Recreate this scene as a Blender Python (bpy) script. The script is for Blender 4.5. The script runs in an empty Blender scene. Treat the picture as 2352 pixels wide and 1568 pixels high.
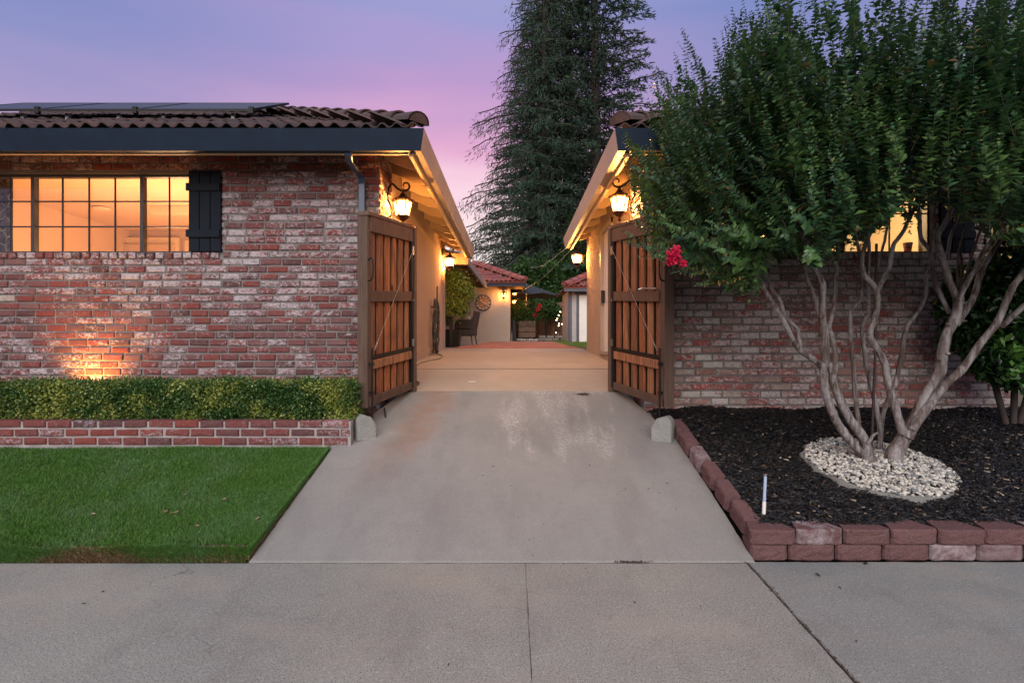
import bpy, bmesh, math, random
import numpy as np
from mathutils import Vector, Matrix, Quaternion
R = random.Random(7)
NR = np.random.RandomState(11)
sc = bpy.context.scene
COL = sc.collection
PI = math.pi

# ------------------------------------------------------------------ camera
F, VX, VY, CZ = 1280.0, 1180.0, 790.0, 1.383
cam = bpy.data.cameras.new("camera")
cam.sensor_width = 36; cam.lens = 36 * F / 2352
cam.shift_x = (1176 - VX) / 2352; cam.shift_y = (VY - 784) / 2352
cam.clip_start = .05; cam.clip_end = 2000
co = bpy.data.objects.new("camera", cam); COL.objects.link(co)
co.location = (0, 0, CZ); co.rotation_euler = (PI / 2, 0, 0)
sc.camera = co

# ------------------------------------------------------------------ sky
def lin(c):
    return tuple(((x / 12.92) if x <= .04045 else ((x + .055) / 1.055) ** 2.4) for x in c)
def L255(r, g, b): return lin((r / 255, g / 255, b / 255))
world = bpy.data.worlds.new("World"); sc.world = world; world.use_nodes = True
wt = world.node_tree; wt.nodes.clear(); wl = wt.links.new
def wn(t, **k):
    n = wt.nodes.new(t)
    for a, b in k.items(): setattr(n, a, b)
    return n
tc = wn('ShaderNodeTexCoord'); nz = wn('ShaderNodeVectorMath', operation='NORMALIZE'); wl(tc.outputs['Generated'], nz.inputs[0])
sx = wn('ShaderNodeSeparateXYZ'); wl(nz.outputs[0], sx.inputs[0])
mp = wn('ShaderNodeMapping'); mp.inputs['Scale'].default_value = (1.2, 1.2, 7); mp.inputs['Rotation'].default_value = (0, .12, 0); wl(nz.outputs[0], mp.inputs[0])
no = wn('ShaderNodeTexNoise'); no.inputs['Scale'].default_value = 1.7; no.inputs['Detail'].default_value = 6; wl(mp.outputs[0], no.inputs['Vector'])
nm = wn('ShaderNodeMath', operation='MULTIPLY_ADD'); nm.inputs[1].default_value = .16; nm.inputs[2].default_value = -.08; wl(no.outputs[0], nm.inputs[0])
el = wn('ShaderNodeMath', operation='ADD'); wl(sx.outputs[2], el.inputs[0]); wl(nm.outputs[0], el.inputs[1])
def ramp(stops):
    r = wn('ShaderNodeValToRGB'); e = r.color_ramp.elements
    while len(e) < len(stops): e.new(.5)
    for q, (p, c) in zip(e, stops): q.position = p; q.color = (*L255(*c), 1)
    wl(el.outputs[0], r.inputs[0]); return r
ra = ramp([(0, (250, 232, 220)), (.17, (246, 228, 226)), (.26, (240, 204, 218)), (.34, (220, 166, 200)), (.42, (180, 148, 196)), (.5, (150, 150, 200)), (.7, (160, 162, 198)), (1, (172, 172, 194))])
rb = ramp([(0, (226, 204, 210)), (.22, (196, 170, 204)), (.32, (166, 150, 192)), (.42, (134, 140, 190)), (.5, (116, 132, 186)), (.7, (150, 154, 192)), (1, (172, 172, 194))])
ax = wn('ShaderNodeMath', operation='ADD'); ax.inputs[1].default_value = .10; wl(sx.outputs[0], ax.inputs[0])
ab = wn('ShaderNodeMath', operation='ABSOLUTE'); wl(ax.outputs[0], ab.inputs[0])
mr = wn('ShaderNodeMapRange', interpolation_type='SMOOTHSTEP'); mr.inputs[1].default_value = .05; mr.inputs[2].default_value = .55; wl(ab.outputs[0], mr.inputs[0])
mx = wn('ShaderNodeMix', data_type='RGBA'); wl(mr.outputs[0], mx.inputs[0]); wl(ra.outputs[0], mx.inputs[6]); wl(rb.outputs[0], mx.inputs[7])
bg = wn('ShaderNodeBackground'); bg.inputs[1].default_value = .98; wl(mx.outputs[2], bg.inputs[0])
wo = wn('ShaderNodeOutputWorld'); wl(bg.outputs[0], wo.inputs[0])
# faint afterglow from behind the camera
sd = bpy.data.lights.new("sun", 'SUN'); sd.energy = 2.9; sd.angle = math.radians(60); sd.color = (1, .95, .86)
so = bpy.data.objects.new("sun", sd); COL.objects.link(so); so.rotation_euler = (math.radians(58), 0, math.radians(-4))
sc.view_settings.view_transform = 'Standard'; sc.view_settings.look = 'None'
sc.view_settings.exposure = 0.2; sc.view_settings.gamma = 1.0
sc.render.engine = 'CYCLES'
cy = sc.cycles
cy.use_denoising = True; cy.max_bounces = 7; cy.diffuse_bounces = 3; cy.glossy_bounces = 3
cy.transparent_max_bounces = 14; cy.transmission_bounces = 4; cy.sample_clamp_indirect = 6
cy.caustics_reflective = False; cy.caustics_refractive = False

# ------------------------------------------------------------------ helpers
def P(px, py, D):
    return Vector(((px - VX) / F * D, D, CZ - (py - VY) / F * D))
def XP(px, D): return (px - VX) / F * D
def ZP(py, D): return CZ - (py - VY) / F * D
W = {}
def tag(o, label=None, cat=None, group=None, kind=None):
    if label: o['label'] = label
    if cat: o['category'] = cat
    if group: o['group'] = group
    if kind: o['kind'] = kind
    return o
def thing(name, label, cat, loc=(0, 0, 0), rz=0, group=None, local=False):
    o = bpy.data.objects.new(name, None); COL.objects.link(o); o.empty_display_size = .1
    o.location = loc; o.rotation_euler = (0, 0, rz); tag(o, label, cat, group)
    if not local: W[o] = Matrix.Translation(loc) @ Matrix.Rotation(rz, 4, 'Z')
    return o
def setp(o, parent):
    if parent is None: return o
    o.parent = parent
    if parent in W: o.matrix_parent_inverse = W[parent].inverted()
    return o
def mesh_np(name, v, f, mats, smooth=False):
    """v Nx3, f MxK array of equal-sized faces"""
    v = np.asarray(v, dtype=np.float32).reshape(-1, 3); f = np.asarray(f, dtype=np.int32)
    me = bpy.data.meshes.new(name); n, k = f.shape
    me.vertices.add(len(v)); me.vertices.foreach_set('co', v.ravel())
    me.loops.add(n * k); me.loops.foreach_set('vertex_index', f.ravel())
    me.polygons.add(n); me.polygons.foreach_set('loop_start', np.arange(0, n * k, k, dtype=np.int32))
    if smooth: me.polygons.foreach_set('use_smooth', np.ones(n, dtype=bool))
    me.update(calc_edges=True)
    for m in (mats if isinstance(mats, (list, tuple)) else [mats]): me.materials.append(m)
    return me
def link(name, me, parent=None, kind=None):
    o = bpy.data.objects.new(name, me); COL.objects.link(o); setp(o, parent)
    if kind: o['kind'] = kind
    return o
class MB:
    def __init__(s): s.v = []; s.f = []; s.sm = []
    def add(s, vs, fs, sm=False):
        b = len(s.v); s.v += [tuple(p) for p in vs]
        for q in fs: s.f.append(tuple(i + b for i in q)); s.sm.append(sm)
        return s
    def hexa(s, c):   # 8 corners: bottom 4 ccw, top 4 ccw
        return s.add(c, [(3, 2, 1, 0), (4, 5, 6, 7), (0, 1, 5, 4), (1, 2, 6, 5), (2, 3, 7, 6), (3, 0, 4, 7)])
    def box(s, x0, x1, y0, y1, z0, z1):
        return s.hexa([(x0, y0, z0), (x1, y0, z0), (x1, y1, z0), (x0, y1, z0), (x0, y0, z1), (x1, y0, z1), (x1, y1, z1), (x0, y1, z1)])
    def tube(s, pts, r, n=8, cap=True, sm=True):
        pts = [Vector(p) for p in pts]; rr = r if isinstance(r, (list, tuple)) else [r] * len(pts)
        up = None; rings = []; b = []
        for i, p in enumerate(pts):
            t = (pts[min(i + 1, len(pts) - 1)] - pts[max(i - 1, 0)])
            if t.length < 1e-9: t = Vector((0, 0, 1))
            t.normalize()
            if up is None:
                a = Vector((0, 0, 1)) if abs(t.z) < .9 else Vector((1, 0, 0)); up = (a - t * a.dot(t)).normalized()
            else:
                up = up - t * up.dot(t)
                if up.length < 1e-6: up = t.orthogonal()
                up.normalize()
            w = t.cross(up)
            rings.append([p + (up * math.cos(2 * PI * k / n) + w * math.sin(2 * PI * k / n)) * rr[i] for k in range(n)])
        vs = [q for g in rings for q in g]; fs = []
        for i in range(len(pts) - 1):
            for k in range(n):
                k2 = (k + 1) % n; fs.append((i * n + k, i * n + k2, (i + 1) * n + k2, (i + 1) * n + k))
        s.add(vs, fs, sm)
        if cap: s.add(rings[0], [tuple(range(n))[::-1]]); s.add(rings[-1], [tuple(range(n))])
        return s
    def lathe(s, prof, n=6, c=(0, 0, 0), a0=0, sm=False):
        vs = [(c[0] + r * math.cos(a0 + 2 * PI * k / n), c[1] + r * math.sin(a0 + 2 * PI * k / n), c[2] + z) for r, z in prof for k in range(n)]
        fs = [(i * n + k, i * n + (k + 1) % n, (i + 1) * n + (k + 1) % n, (i + 1) * n + k) for i in range(len(prof) - 1) for k in range(n)]
        return s.add(vs, fs, sm)
    def mesh(s, name, mat):
        me = bpy.data.meshes.new(name); me.from_pydata(s.v, [], s.f)
        me.polygons.foreach_set('use_smooth', s.sm)
        for m in (mat if isinstance(mat, (list, tuple)) else [mat]): me.materials.append(m)
        me.update(); return me
    def build(s, name, mat, parent=None, kind=None):
        return link(name, s.mesh(name, mat), parent, kind)
def bev(o, w=.01, seg=2):
    bm = bmesh.new(); bm.from_mesh(o.data); bmesh.ops.remove_doubles(bm, verts=bm.verts, dist=1e-5)
    bmesh.ops.bevel(bm, geom=bm.edges[:], offset=w, segments=seg, affect='EDGES', profile=.5)
    bm.to_mesh(o.data); bm.free(); return o
def crom(pts, n=5):
    pts = [Vector(p) for p in pts]; q = [pts[0] * 2 - pts[1]] + pts + [pts[-1] * 2 - pts[-2]]; out = []
    for i in range(1, len(q) - 2):
        a, b, c, d = q[i - 1:i + 3]
        for k in range(n):
            t = k / n
            out.append(.5 * ((2 * b) + (c - a) * t + (2 * a - 5 * b + 4 * c - d) * t * t + (3 * b - a - 3 * c + d) * t ** 3))
    out.append(pts[-1]); return out

# ------------------------------------------------------------------ materials
class NT:
    def __init__(s, name):
        s.m = bpy.data.materials.new(name); s.m.use_nodes = True; s.t = s.m.node_tree; s.t.nodes.clear()
        s.out = s.n('ShaderNodeOutputMaterial'); s.b = s.n('ShaderNodeBsdfPrincipled'); s.l(s.b.outputs[0], s.out.inputs[0])
        s.geo = s.n('ShaderNodeNewGeometry')
    def n(s, t, **k):
        x = s.t.nodes.new(t)
        for a, b in k.items(): setattr(x, a, b)
        return x
    def l(s, a, b): s.t.links.new(a, b)
    def sock(s, i, v):
        if v is None: return
        if hasattr(v, 'links') or hasattr(v, 'is_output'): s.l(v, i)
        else: i.default_value = v
    def pos(s, scale=(1, 1, 1), rot=(0, 0, 0), obj=False):
        m = s.n('ShaderNodeMapping'); m.inputs['Scale'].default_value = scale; m.inputs['Rotation'].default_value = rot
        if obj: s.l(s.n('ShaderNodeTexCoord').outputs['Object'], m.inputs[0])
        else: s.l(s.geo.outputs['Position'], m.inputs[0])
        return m.outputs[0]
    def noise(s, scale, detail=4, rough=.55, vec=None, dist=0):
        x = s.n('ShaderNodeTexNoise'); x.inputs['Scale'].default_value = scale; x.inputs['Detail'].default_value = detail
        x.inputs['Roughness'].default_value = rough; x.inputs['Distortion'].default_value = dist
        s.l(vec if vec is not None else s.geo.outputs['Position'], x.inputs['Vector']); return x.outputs[0]
    def math(s, op, a, b=None, c=None, clamp=False):
        x = s.n('ShaderNodeMath', operation=op); x.use_clamp = clamp
        s.sock(x.inputs[0], a); s.sock(x.inputs[1], b); s.sock(x.inputs[2], c); return x.outputs[0]
    def rng(s, v, a, b, c=0, d=1, smooth=False):
        x = s.n('ShaderNodeMapRange'); x.interpolation_type = 'SMOOTHSTEP' if smooth else 'LINEAR'
        for i, q in enumerate((v, a, b, c, d)): s.sock(x.inputs[i], q)
        return x.outputs[0]
    def ramp(s, v, stops, const=False):
        x = s.n('ShaderNodeValToRGB'); e = x.color_ramp.elements
        if const: x.color_ramp.interpolation = 'CONSTANT'
        while len(e) < len(stops): e.new(.5)
        for q, (p, c) in zip(e, stops): q.position = p; q.color = (*c, 1)
        s.l(v, x.inputs[0]); return x.outputs[0]
    def mix(s, f, a, b, mode='MIX'):
        x = s.n('ShaderNodeMix', data_type='RGBA'); x.blend_type = mode
        for i, q in ((0, f), (6, a), (7, b)):
            if isinstance(q, tuple): q = (*q, 1)
            s.sock(x.inputs[i], q)
        return x.outputs[2]
    def rand(s):
        o = s.n('ShaderNodeObjectInfo').outputs['Random']; g = s.geo.outputs['Random Per Island']
        return s.math('FRACT', s.math('MULTIPLY_ADD', g, 7.31, o))
    def white(s, v, k=1.0):
        x = s.n('ShaderNodeTexWhiteNoise', noise_dimensions='1D'); s.l(s.math('MULTIPLY', v, 91.7 * k), x.inputs['W']); return x.outputs['Value']
    def bump(s, h, strength=.5, dist=.01):
        x = s.n('ShaderNodeBump'); x.inputs['Strength'].default_value = strength; x.inputs['Distance'].default_value = dist
        s.l(h, x.inputs['Height']); s.l(x.outputs[0], s.b.inputs['Normal'])
    def fin(s, col, rough=.8, metal=0, spec=None):
        if isinstance(col, tuple): col = (*col, 1)
        s.sock(s.b.inputs['Base Color'], col); s.sock(s.b.inputs['Roughness'], rough); s.b.inputs['Metallic'].default_value = metal
        if spec is not None: s.b.inputs['Specular IOR Level'].default_value = spec
        return s.m
def plain(name, col, rough=.6, metal=0, var=.25, ns=6, bump=.15, fine=120, spec=None):
    s = NT(name); n = s.noise(ns, 5); v = s.rng(n, .3, .7, 1 - var, 1 + var)
    x = s.n('ShaderNodeVectorMath', operation='SCALE'); x.inputs[0].default_value = col; s.l(v, x.inputs['Scale'])
    if bump: s.bump(s.noise(fine, 3), bump, .004)
    return s.fin(x.outputs[0], rough, metal, spec)

def brick_mat(name, stops, white_amt, wcol, big=(0, 0)):
    s = NT(name); r = s.rand(); r2 = s.white(r); r3 = s.white(r, 3.7)
    base = s.ramp(r, stops)
    off = s.n('ShaderNodeVectorMath', operation='MULTIPLY_ADD'); s.l(s.geo.outputs['Position'], off.inputs[0]); off.inputs[1].default_value = (1, 1, 1.5)
    cmb = s.n('ShaderNodeCombineXYZ'); s.l(s.math('MULTIPLY', r, 37.0), cmb.inputs[1]); s.l(cmb.outputs[0], off.inputs[2])
    n1 = s.noise(21, 7, .75, off.outputs[0], 1.0); n2 = s.noise(90, 4, .6, off.outputs[0]); nb = s.noise(1.1, 2)
    mott = s.mix(s.rng(n2, .3, .75, 0, .55), base, (.12, .035, .03)); mott = s.mix(s.rng(s.noise(45, 3, .6, off.outputs[0]), .5, .75, 0, .3), mott, (.36, .17, .14))
    th = s.math('MULTIPLY_ADD', r2, .19, white_amt)          # per-brick threshold
    spz = s.n('ShaderNodeSeparateXYZ'); s.l(s.geo.outputs['Position'], spz.inputs[0]); th = s.math('MULTIPLY_ADD', nb, -.25, th); th = s.math('SUBTRACT', th, s.math('MULTIPLY', s.rng(spz.outputs[2], 1.6, 2.6), s.rng(spz.outputs[2], 2.9, 3.3, .06, 0)))
    msk = s.math('MULTIPLY', s.rng(n1, th, s.math('ADD', th, .12)), s.rng(s.noise(55, 4, .7, off.outputs[0]), .32, .52, .25, 1))
    wc = s.mix(s.rng(n2, .35, .7), wcol, tuple(c * .72 for c in wcol))
    col = s.mix(s.math('MULTIPLY', msk, .85), mott, wc)
    s.bump(s.math('ADD', n1, s.math('MULTIPLY', n2, .6)), .7, .006)
    return s.fin(col, .88, 0, .25)
RED = [(0, (.19, .043, .038)), (.22, (.155, .050, .050)), (.4, (.16, .078, .080)), (.55, (.21, .050, .040)), (.7, (.115, .052, .055)), (.82, (.18, .105, .105)), (.93, (.07, .038, .04)), (.985, (.09, .05, .05)), (1, (.38, .31, .23))]
M = {}
M['brick'] = brick_mat('old_red_brick', RED, .545, (.53, .495, .52))
M['brick_dim'] = brick_mat('weathered_brick', [(0, (.32, .08, .068)), (.25, (.27, .115, .10)), (.45, (.34, .22, .19)), (.6, (.37, .09, .075)), (.75, (.19, .10, .09)), (.9, (.38, .31, .26)), (1, (.50, .46, .40))], .48, (.64, .62, .60))
M['brick_planter'] = brick_mat('planter_brick', [(0, (.19, .042, .036)), (.3, (.14, .048, .046)), (.6, (.21, .052, .044)), (.85, (.10, .05, .052)), (1, (.07, .042, .048))], .585, (.42, .38, .40))
s = NT('mortar'); n = s.noise(3, 4); M['mortar'] = (s.bump(s.noise(60, 5, .7), .8, .008), s.fin(s.mix(s.rng(n, .35, .65), (.215, .20, .19), (.15, .138, .13)), .95))[1]
s = NT('pale_mortar'); M['mortar_pale'] = (s.bump(s.noise(50, 5, .7), .9, .008), s.fin(s.mix(s.rng(s.noise(9, 5), .35, .65), (.36, .33, .32), (.24, .21, .21)), .95))[1]

def concrete(name, c1, c2, speck, stains=None, fine=260):
    s = NT(name); a = s.noise(.9, 6, .6); b = s.noise(7, 5, .6); c = s.noise(fine, 2, .7); d = s.noise(fine * .42, 3, .7)
    col = s.mix(s.rng(a, .32, .68), c1, c2)
    col = s.mix(s.rng(b, .35, .7, 0, .4), col, tuple(x * .76 for x in c1))
    col = s.mix(s.rng(c, .50, .68, 0, speck), col, (.07, .062, .055)); col = s.mix(s.rng(d, .55, .74, 0, speck * .5), col, (.56, .53, .48))
    pit = s.noise(38, 2, .5); col = s.mix(s.rng(pit, .73, .77, 0, .7), col, (.06, .05, .045))
    if stains: col = stains(s, col)
    s.bump(s.math('ADD', c, s.math('MULTIPLY', d, 1.2)), .45, .003)
    return s.fin(col, .9, 0, .3)
def sw_stains(s, col):
    n = s.noise(2.2, 5, .65, s.pos((1, .45, 1), (0, 0, .5))); col = s.mix(s.rng(n, .55, .75, 0, .45), col, (.13, .115, .11))
    n = s.noise(1.3, 4, .6, s.pos((.8, 1.6, 1))); col = s.mix(s.rng(n, .5, .75, 0, .4), col, (.36, .30, .24)); v = s.n('ShaderNodeTexVoronoi', feature='DISTANCE_TO_EDGE'); v.inputs['Scale'].default_value = .55
    wv = s.n('ShaderNodeVectorMath', operation='ADD'); nn_ = s.n('ShaderNodeTexNoise'); nn_.inputs['Scale'].default_value = 3; nn_.inputs['Detail'].default_value = 5; s.l(s.geo.outputs['Position'], nn_.inputs['Vector']); s.l(s.geo.outputs['Position'], wv.inputs[0]); s.l(nn_.outputs['Color'], wv.inputs[1]); s.l(wv.outputs[0], v.inputs['Vector'])
    col = s.mix(s.math('MULTIPLY', s.rng(v.outputs['Distance'], 0, .006, .7, 0), s.rng(s.noise(.8, 2), .5, .58)), col, (.08, .07, .06))
    return s.mix(s.rng(s.noise(5, 5, .7), .58, .72, 0, .35), col, (.16, .15, .14))
def ramp_stains(s, col):
    sp = s.n('ShaderNodeSeparateXYZ'); s.l(s.geo.outputs['Position'], sp.inputs[0]); X, Y = sp.outputs[0], sp.outputs[1]
    wv = s.noise(2.5, 4); Xw = s.math('MULTIPLY_ADD', wv, .5, X)
    # rust trail down the left side
    cx = s.math('MULTIPLY_ADD', s.math('SUBTRACT', Y, 6.6), .17, -.55)
    g = s.math('ABSOLUTE', s.math('SUBTRACT', Xw, cx)); rust = s.math('MULTIPLY', s.rng(g, .02, .34, 1, 0, True), s.rng(Y, 4.0, 5.6, 0, 1, True))
    rust = s.math('MULTIPLY', rust, s.rng(s.noise(6, 5), .25, .6, .35, 1)); col = s.mix(s.math('MULTIPLY', rust, .62), col, (.27, .135, .075))
    # white mineral streaks running down from the gate
    st = s.noise(1, 6, .62, s.pos((5.0, 1.1, 1))); fl = s.noise(1, 6, .75, s.pos((42, 75, 1)))
    area = s.math('MULTIPLY', s.rng(X, -.62, .0, 0, 1, True), s.rng(X, .95, 1.35, 1, 0, True)); area = s.math('MULTIPLY', area, s.rng(Y, 3.95, 5.3, 0, 1, True))
    m = s.rng(s.math('MULTIPLY', area, st), .42, .58, 0, 1, True); m = s.math('MULTIPLY', m, s.rng(fl, .46, .62)); col = s.mix(s.math('MULTIPLY', m, .55), col, (.62, .585, .55))
    sk = s.noise(1, 5, .6, s.pos((2.2, .9, 1), (0, 0, .1))); return s.mix(s.rng(sk, .48, .7, 0, .5), col, (.165, .152, .15))
M['sidewalk'] = concrete('sidewalk_concrete', (.32, .325, .29), (.235, .24, .225), .95, sw_stains, 125)
M['sidewalk2'] = concrete('older_sidewalk_concrete', (.275, .285, .27), (.215, .225, .215), .85, sw_stains, 125)
M['ramp'] = concrete('driveway_concrete', (.285, .278, .258), (.232, .228, .216), .5, ramp_stains, 220)
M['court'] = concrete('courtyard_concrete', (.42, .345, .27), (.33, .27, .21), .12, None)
M['road'] = concrete('asphalt', (.05, .05, .05), (.04, .04, .042), .3)
M['soil'] = plain('dark_soil', (.05, .032, .022), .95, var=.5, ns=9, bump=.8, fine=60)
M['dirt'] = plain('red_brown_dirt', (.10, .045, .028), .95, var=.4, ns=20, bump=.8, fine=70)
M['earth'] = plain('far_ground', (.10, .09, .06), .95, var=.3, ns=.6)

def block_mat(name, c1, c2, speck=(.36, .28, .27)):
    s = NT(name); r = s.rand(); n = s.noise(14, 5, .6); f = s.noise(150, 3, .7); w = s.noise(7, 5, .7, dist=.8)
    col = s.mix(s.rng(n, .3, .7), c1, c2); col = s.mix(s.math('MULTIPLY', s.white(r), .45), col, tuple(x * .62 for x in c1))
    col = s.mix(s.rng(f, .55, .72, 0, .55), col, speck); col = s.mix(s.rng(s.noise(110, 2), .55, .72, 0, .6), col, tuple(x * .3 for x in c1))
    eff = s.math('MULTIPLY', s.rng(s.white(r, 2.3), .86, .92), s.rng(w, .38, .6)); col = s.mix(s.math('MULTIPLY', eff, .6), col, (.45, .40, .42))
    s.bump(s.math('ADD', f, s.math('MULTIPLY', s.noise(45, 4), 1.5)), .9, .009); return s.fin(col, .95, 0, .2)
M['block'] = block_mat('red_retaining_block', (.185, .092, .090), (.135, .075, .075))
M['stone'] = block_mat('grey_block', (.36, .36, .335), (.29, .29, .27), (.6, .6, .56))

def wood(name, stops, rough=.7, grain=(60, 60, 3), gs=1.0, dark=.5):
    s = NT(name); r = s.rand(); p = s.pos(grain)
    off = s.n('ShaderNodeVectorMath', operation='ADD'); s.l(p, off.inputs[0]); c = s.n('ShaderNodeCombineXYZ'); s.l(s.math('MULTIPLY', r, 40.0), c.inputs[0]); s.l(c.outputs[0], off.inputs[1])
    g = s.noise(gs, 6, .65, off.outputs[0], .8); pt = s.noise(2.2, 4, .6, s.pos((4, 4, 1.3)))
    col = s.ramp(r, stops); col = s.mix(s.rng(g, .38, .66, 0, dark), col, (.035, .014, .008)); col = s.mix(s.rng(pt, .5, .72, 0, .6), col, (.06, .035, .025))
    kn = s.n('ShaderNodeTexVoronoi'); kn.inputs['Scale'].default_value = 1; s.l(s.pos((8, 8, 2.6)), kn.inputs['Vector'])
    col = s.mix(s.rng(kn.outputs['Distance'], .06, .16, .85, 0), col, (.03, .012, .008))
    s.bump(g, .5, .004); return s.fin(col, rough, 0, .3)
M['cedar'] = wood('stained_cedar', [(0, (.48, .17, .06)), (.25, (.28, .12, .065)), (.5, (.50, .23, .11)), (.75, (.24, .11, .065)), (1, (.42, .14, .05))], dark=.8)
M['cedar_grey'] = wood('greyed_cedar', [(0, (.135, .082, .056)), (.5, (.105, .07, .052)), (1, (.17, .10, .07))])
M['cedar_shaded'] = wood('shaded_cedar', [(0, (.06, .028, .016)), (1, (.09, .04, .022))])  # gate cedar darkened so shade in the board gaps is in the colour
M['fence'] = wood('old_fence_wood', [(0, (.24, .12, .06)), (.5, (.17, .085, .045)), (1, (.29, .15, .08))], grain=(30, 30, 2))
def stucco(name, c1, c2):
    s = NT(name); a = s.noise(1.4, 4); v = s.noise(70, 5, .75); v2 = s.noise(150, 3, .7)
    col = s.mix(s.rng(a, .3, .7), c1, c2); col = s.mix(s.rng(v, .5, .66, 0, .28), col, tuple(x * .55 for x in c1))
    s.bump(s.math('ADD', v, s.math('MULTIPLY', v2, .5)), 1.0, .014); return s.fin(col, .93, 0, .2)
M['stucco'] = stucco('tan_stucco', (.45, .34, .25), (.40, .30, .22))
M['stucco_far'] = stucco('far_tan_stucco', (.42, .32, .25), (.37, .29, .23))
M['navy'] = plain('navy_trim_paint', (.011, .021, .040), .5, var=.15, bump=.05, spec=.2)
M['shutter'] = plain('black_blue_shutter_paint', (.006, .010, .017), .6, var=.15, bump=.1, spec=.12)
M['navyblue'] = plain('blue_metal_paint', (.03, .06, .11), .35, var=.15, bump=.05)
M['frame'] = plain('bronze_window_frame', (.018, .017, .018), .45, var=.1, bump=0)
M['taupe'] = plain('taupe_fascia_paint', (.30, .26, .22), .5, var=.1, ns=3, bump=.08)
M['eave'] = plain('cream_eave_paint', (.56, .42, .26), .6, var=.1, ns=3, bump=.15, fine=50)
M['brownbeam'] = plain('brown_beam_paint', (.16, .10, .06), .6, var=.2)
M['white'] = plain('white_paint', (.72, .70, .66), .5, var=.05, bump=.03)
M['iron'] = plain('black_iron', (.012, .011, .010), .5, .6, bump=.1)
M['bronze'] = plain('aged_bronze', (.07, .035, .015), .45, .7, var=.3, ns=20)
M['steel'] = plain('galvanised_steel', (.45, .44, .42), .35, 1, var=.15)
M['rubber'] = plain('dark_hose_rubber', (.035, .04, .035), .55, var=.2)
M['hose'] = plain('grey_green_hose', (.17, .16, .12), .5, var=.2)
M['pvc'] = plain('blue_white_pvc', (.36, .45, .62), .35, var=.1)
M['wicker'] = plain('dark_wicker', (.03, .02, .016), .6, var=.3, bump=.8, fine=90)
M['umbrella'] = plain('charcoal_canvas', (.028, .032, .042), .85, var=.15)
M['navyfab'] = plain('tan_cushion', (.42, .33, .22), .9)
M['red'] = plain('red_enamel', (.5, .02, .02), .4)
M['trimgrey'] = plain('slate_trim_paint', (.065, .075, .105), .55, var=.1)
M['shedwall'] = plain('shed_siding_paint', (.38, .35, .35), .7, var=.08)
M['beigelight'] = plain('room_wall_paint', (.72, .55, .38), .8, var=.05, ns=1.5, bump=0)
M['ceil'] = plain('room_ceiling_paint', (.80, .62, .43), .85, var=.06, ns=1.2, bump=0)
M['trimroom'] = plain('room_white_trim', (.86, .72, .50), .5, var=.03, bump=0)
def tile_mat(name, stops):
    s = NT(name); r = s.rand(); n = s.noise(8, 5, .65); col = s.ramp(r, stops)
    col = s.mix(s.rng(n, .4, .68, 0, .55), col, tuple(x * .45 for x in stops[0][1])); col = s.mix(s.rng(s.noise(26, 5, .7), .58, .72, 0, .35), col, (.28, .25, .24))
    s.bump(s.noise(90, 4, .7), .5, .006); return s.fin(col, .85, 0, .3)
M['tile'] = tile_mat('brown_roof_tile', [(0, (.085, .056, .053)), (.4, (.11, .068, .06)), (.7, (.065, .05, .05)), (1, (.13, .08, .07))])
M['tile_red'] = tile_mat('red_roof_tile', [(0, (.30, .085, .07)), (.4, (.24, .09, .085)), (.7, (.36, .10, .075)), (1, (.22, .10, .10))])
s = NT('solar_glass'); M['solar'] = s.fin(s.mix(s.rng(s.noise(3, 2), .3, .7), (.02, .022, .03), (.028, .03, .04)), .38, 0, .3)
def emis(name, col, st):
    m = bpy.data.materials.new(name); m.use_nodes = True; t = m.node_tree; t.nodes.clear()
    e = t.nodes.new('ShaderNodeEmission'); e.inputs[0].default_value = (*col, 1); e.inputs[1].default_value = st
    o = t.nodes.new('ShaderNodeOutputMaterial'); t.links.new(e.outputs[0], o.inputs[0]); return m
M['bulb'] = emis('lit_bulb', (1, .62, .26), 40); M['fairy'] = emis('lit_fairy_bulb', (1, .6, .3), 14)
def glass(name, tint, gl=None, transl=0):
    m = bpy.data.materials.new(name); m.use_nodes = True; t = m.node_tree; t.nodes.clear(); o = t.nodes.new('ShaderNodeOutputMaterial')
    a = t.nodes.new('ShaderNodeBsdfTransparent'); a.inputs[0].default_value = (*tint, 1); g = t.nodes.new('ShaderNodeBsdfGlossy'); g.inputs['Roughness'].default_value = .02
    fr = t.nodes.new('ShaderNodeFresnel'); ge_ = t.nodes.new('ShaderNodeNewGeometry'); mr_ = t.nodes.new('ShaderNodeMapRange'); mr_.inputs[3].default_value = 1.5; mr_.inputs[4].default_value = 1 / 1.5; t.links.new(ge_.outputs['Backfacing'], mr_.inputs[0]); t.links.new(mr_.outputs[0], fr.inputs[0]); mx = t.nodes.new('ShaderNodeMixShader')
    t.links.new(fr.outputs[0], mx.inputs[0]); t.links.new(a.outputs[0], mx.inputs[1]); t.links.new(g.outputs[0], mx.inputs[2]); last = mx
    if transl:
        tr = t.nodes.new('ShaderNodeBsdfTranslucent'); tr.inputs[0].default_value = (.95, .75, .45, 1); m2 = t.nodes.new('ShaderNodeMixShader'); m2.inputs[0].default_value = transl
        t.links.new(mx.outputs[0], m2.inputs[1]); t.links.new(tr.outputs[0], m2.inputs[2]); last = m2
    t.links.new(last.outputs[0], o.inputs[0]); return m
M['glass'] = glass('window_glass', (.96, .97, .97)); M['seeded'] = glass('seeded_lantern_glass', (1, .92, .75), transl=.10)
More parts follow.
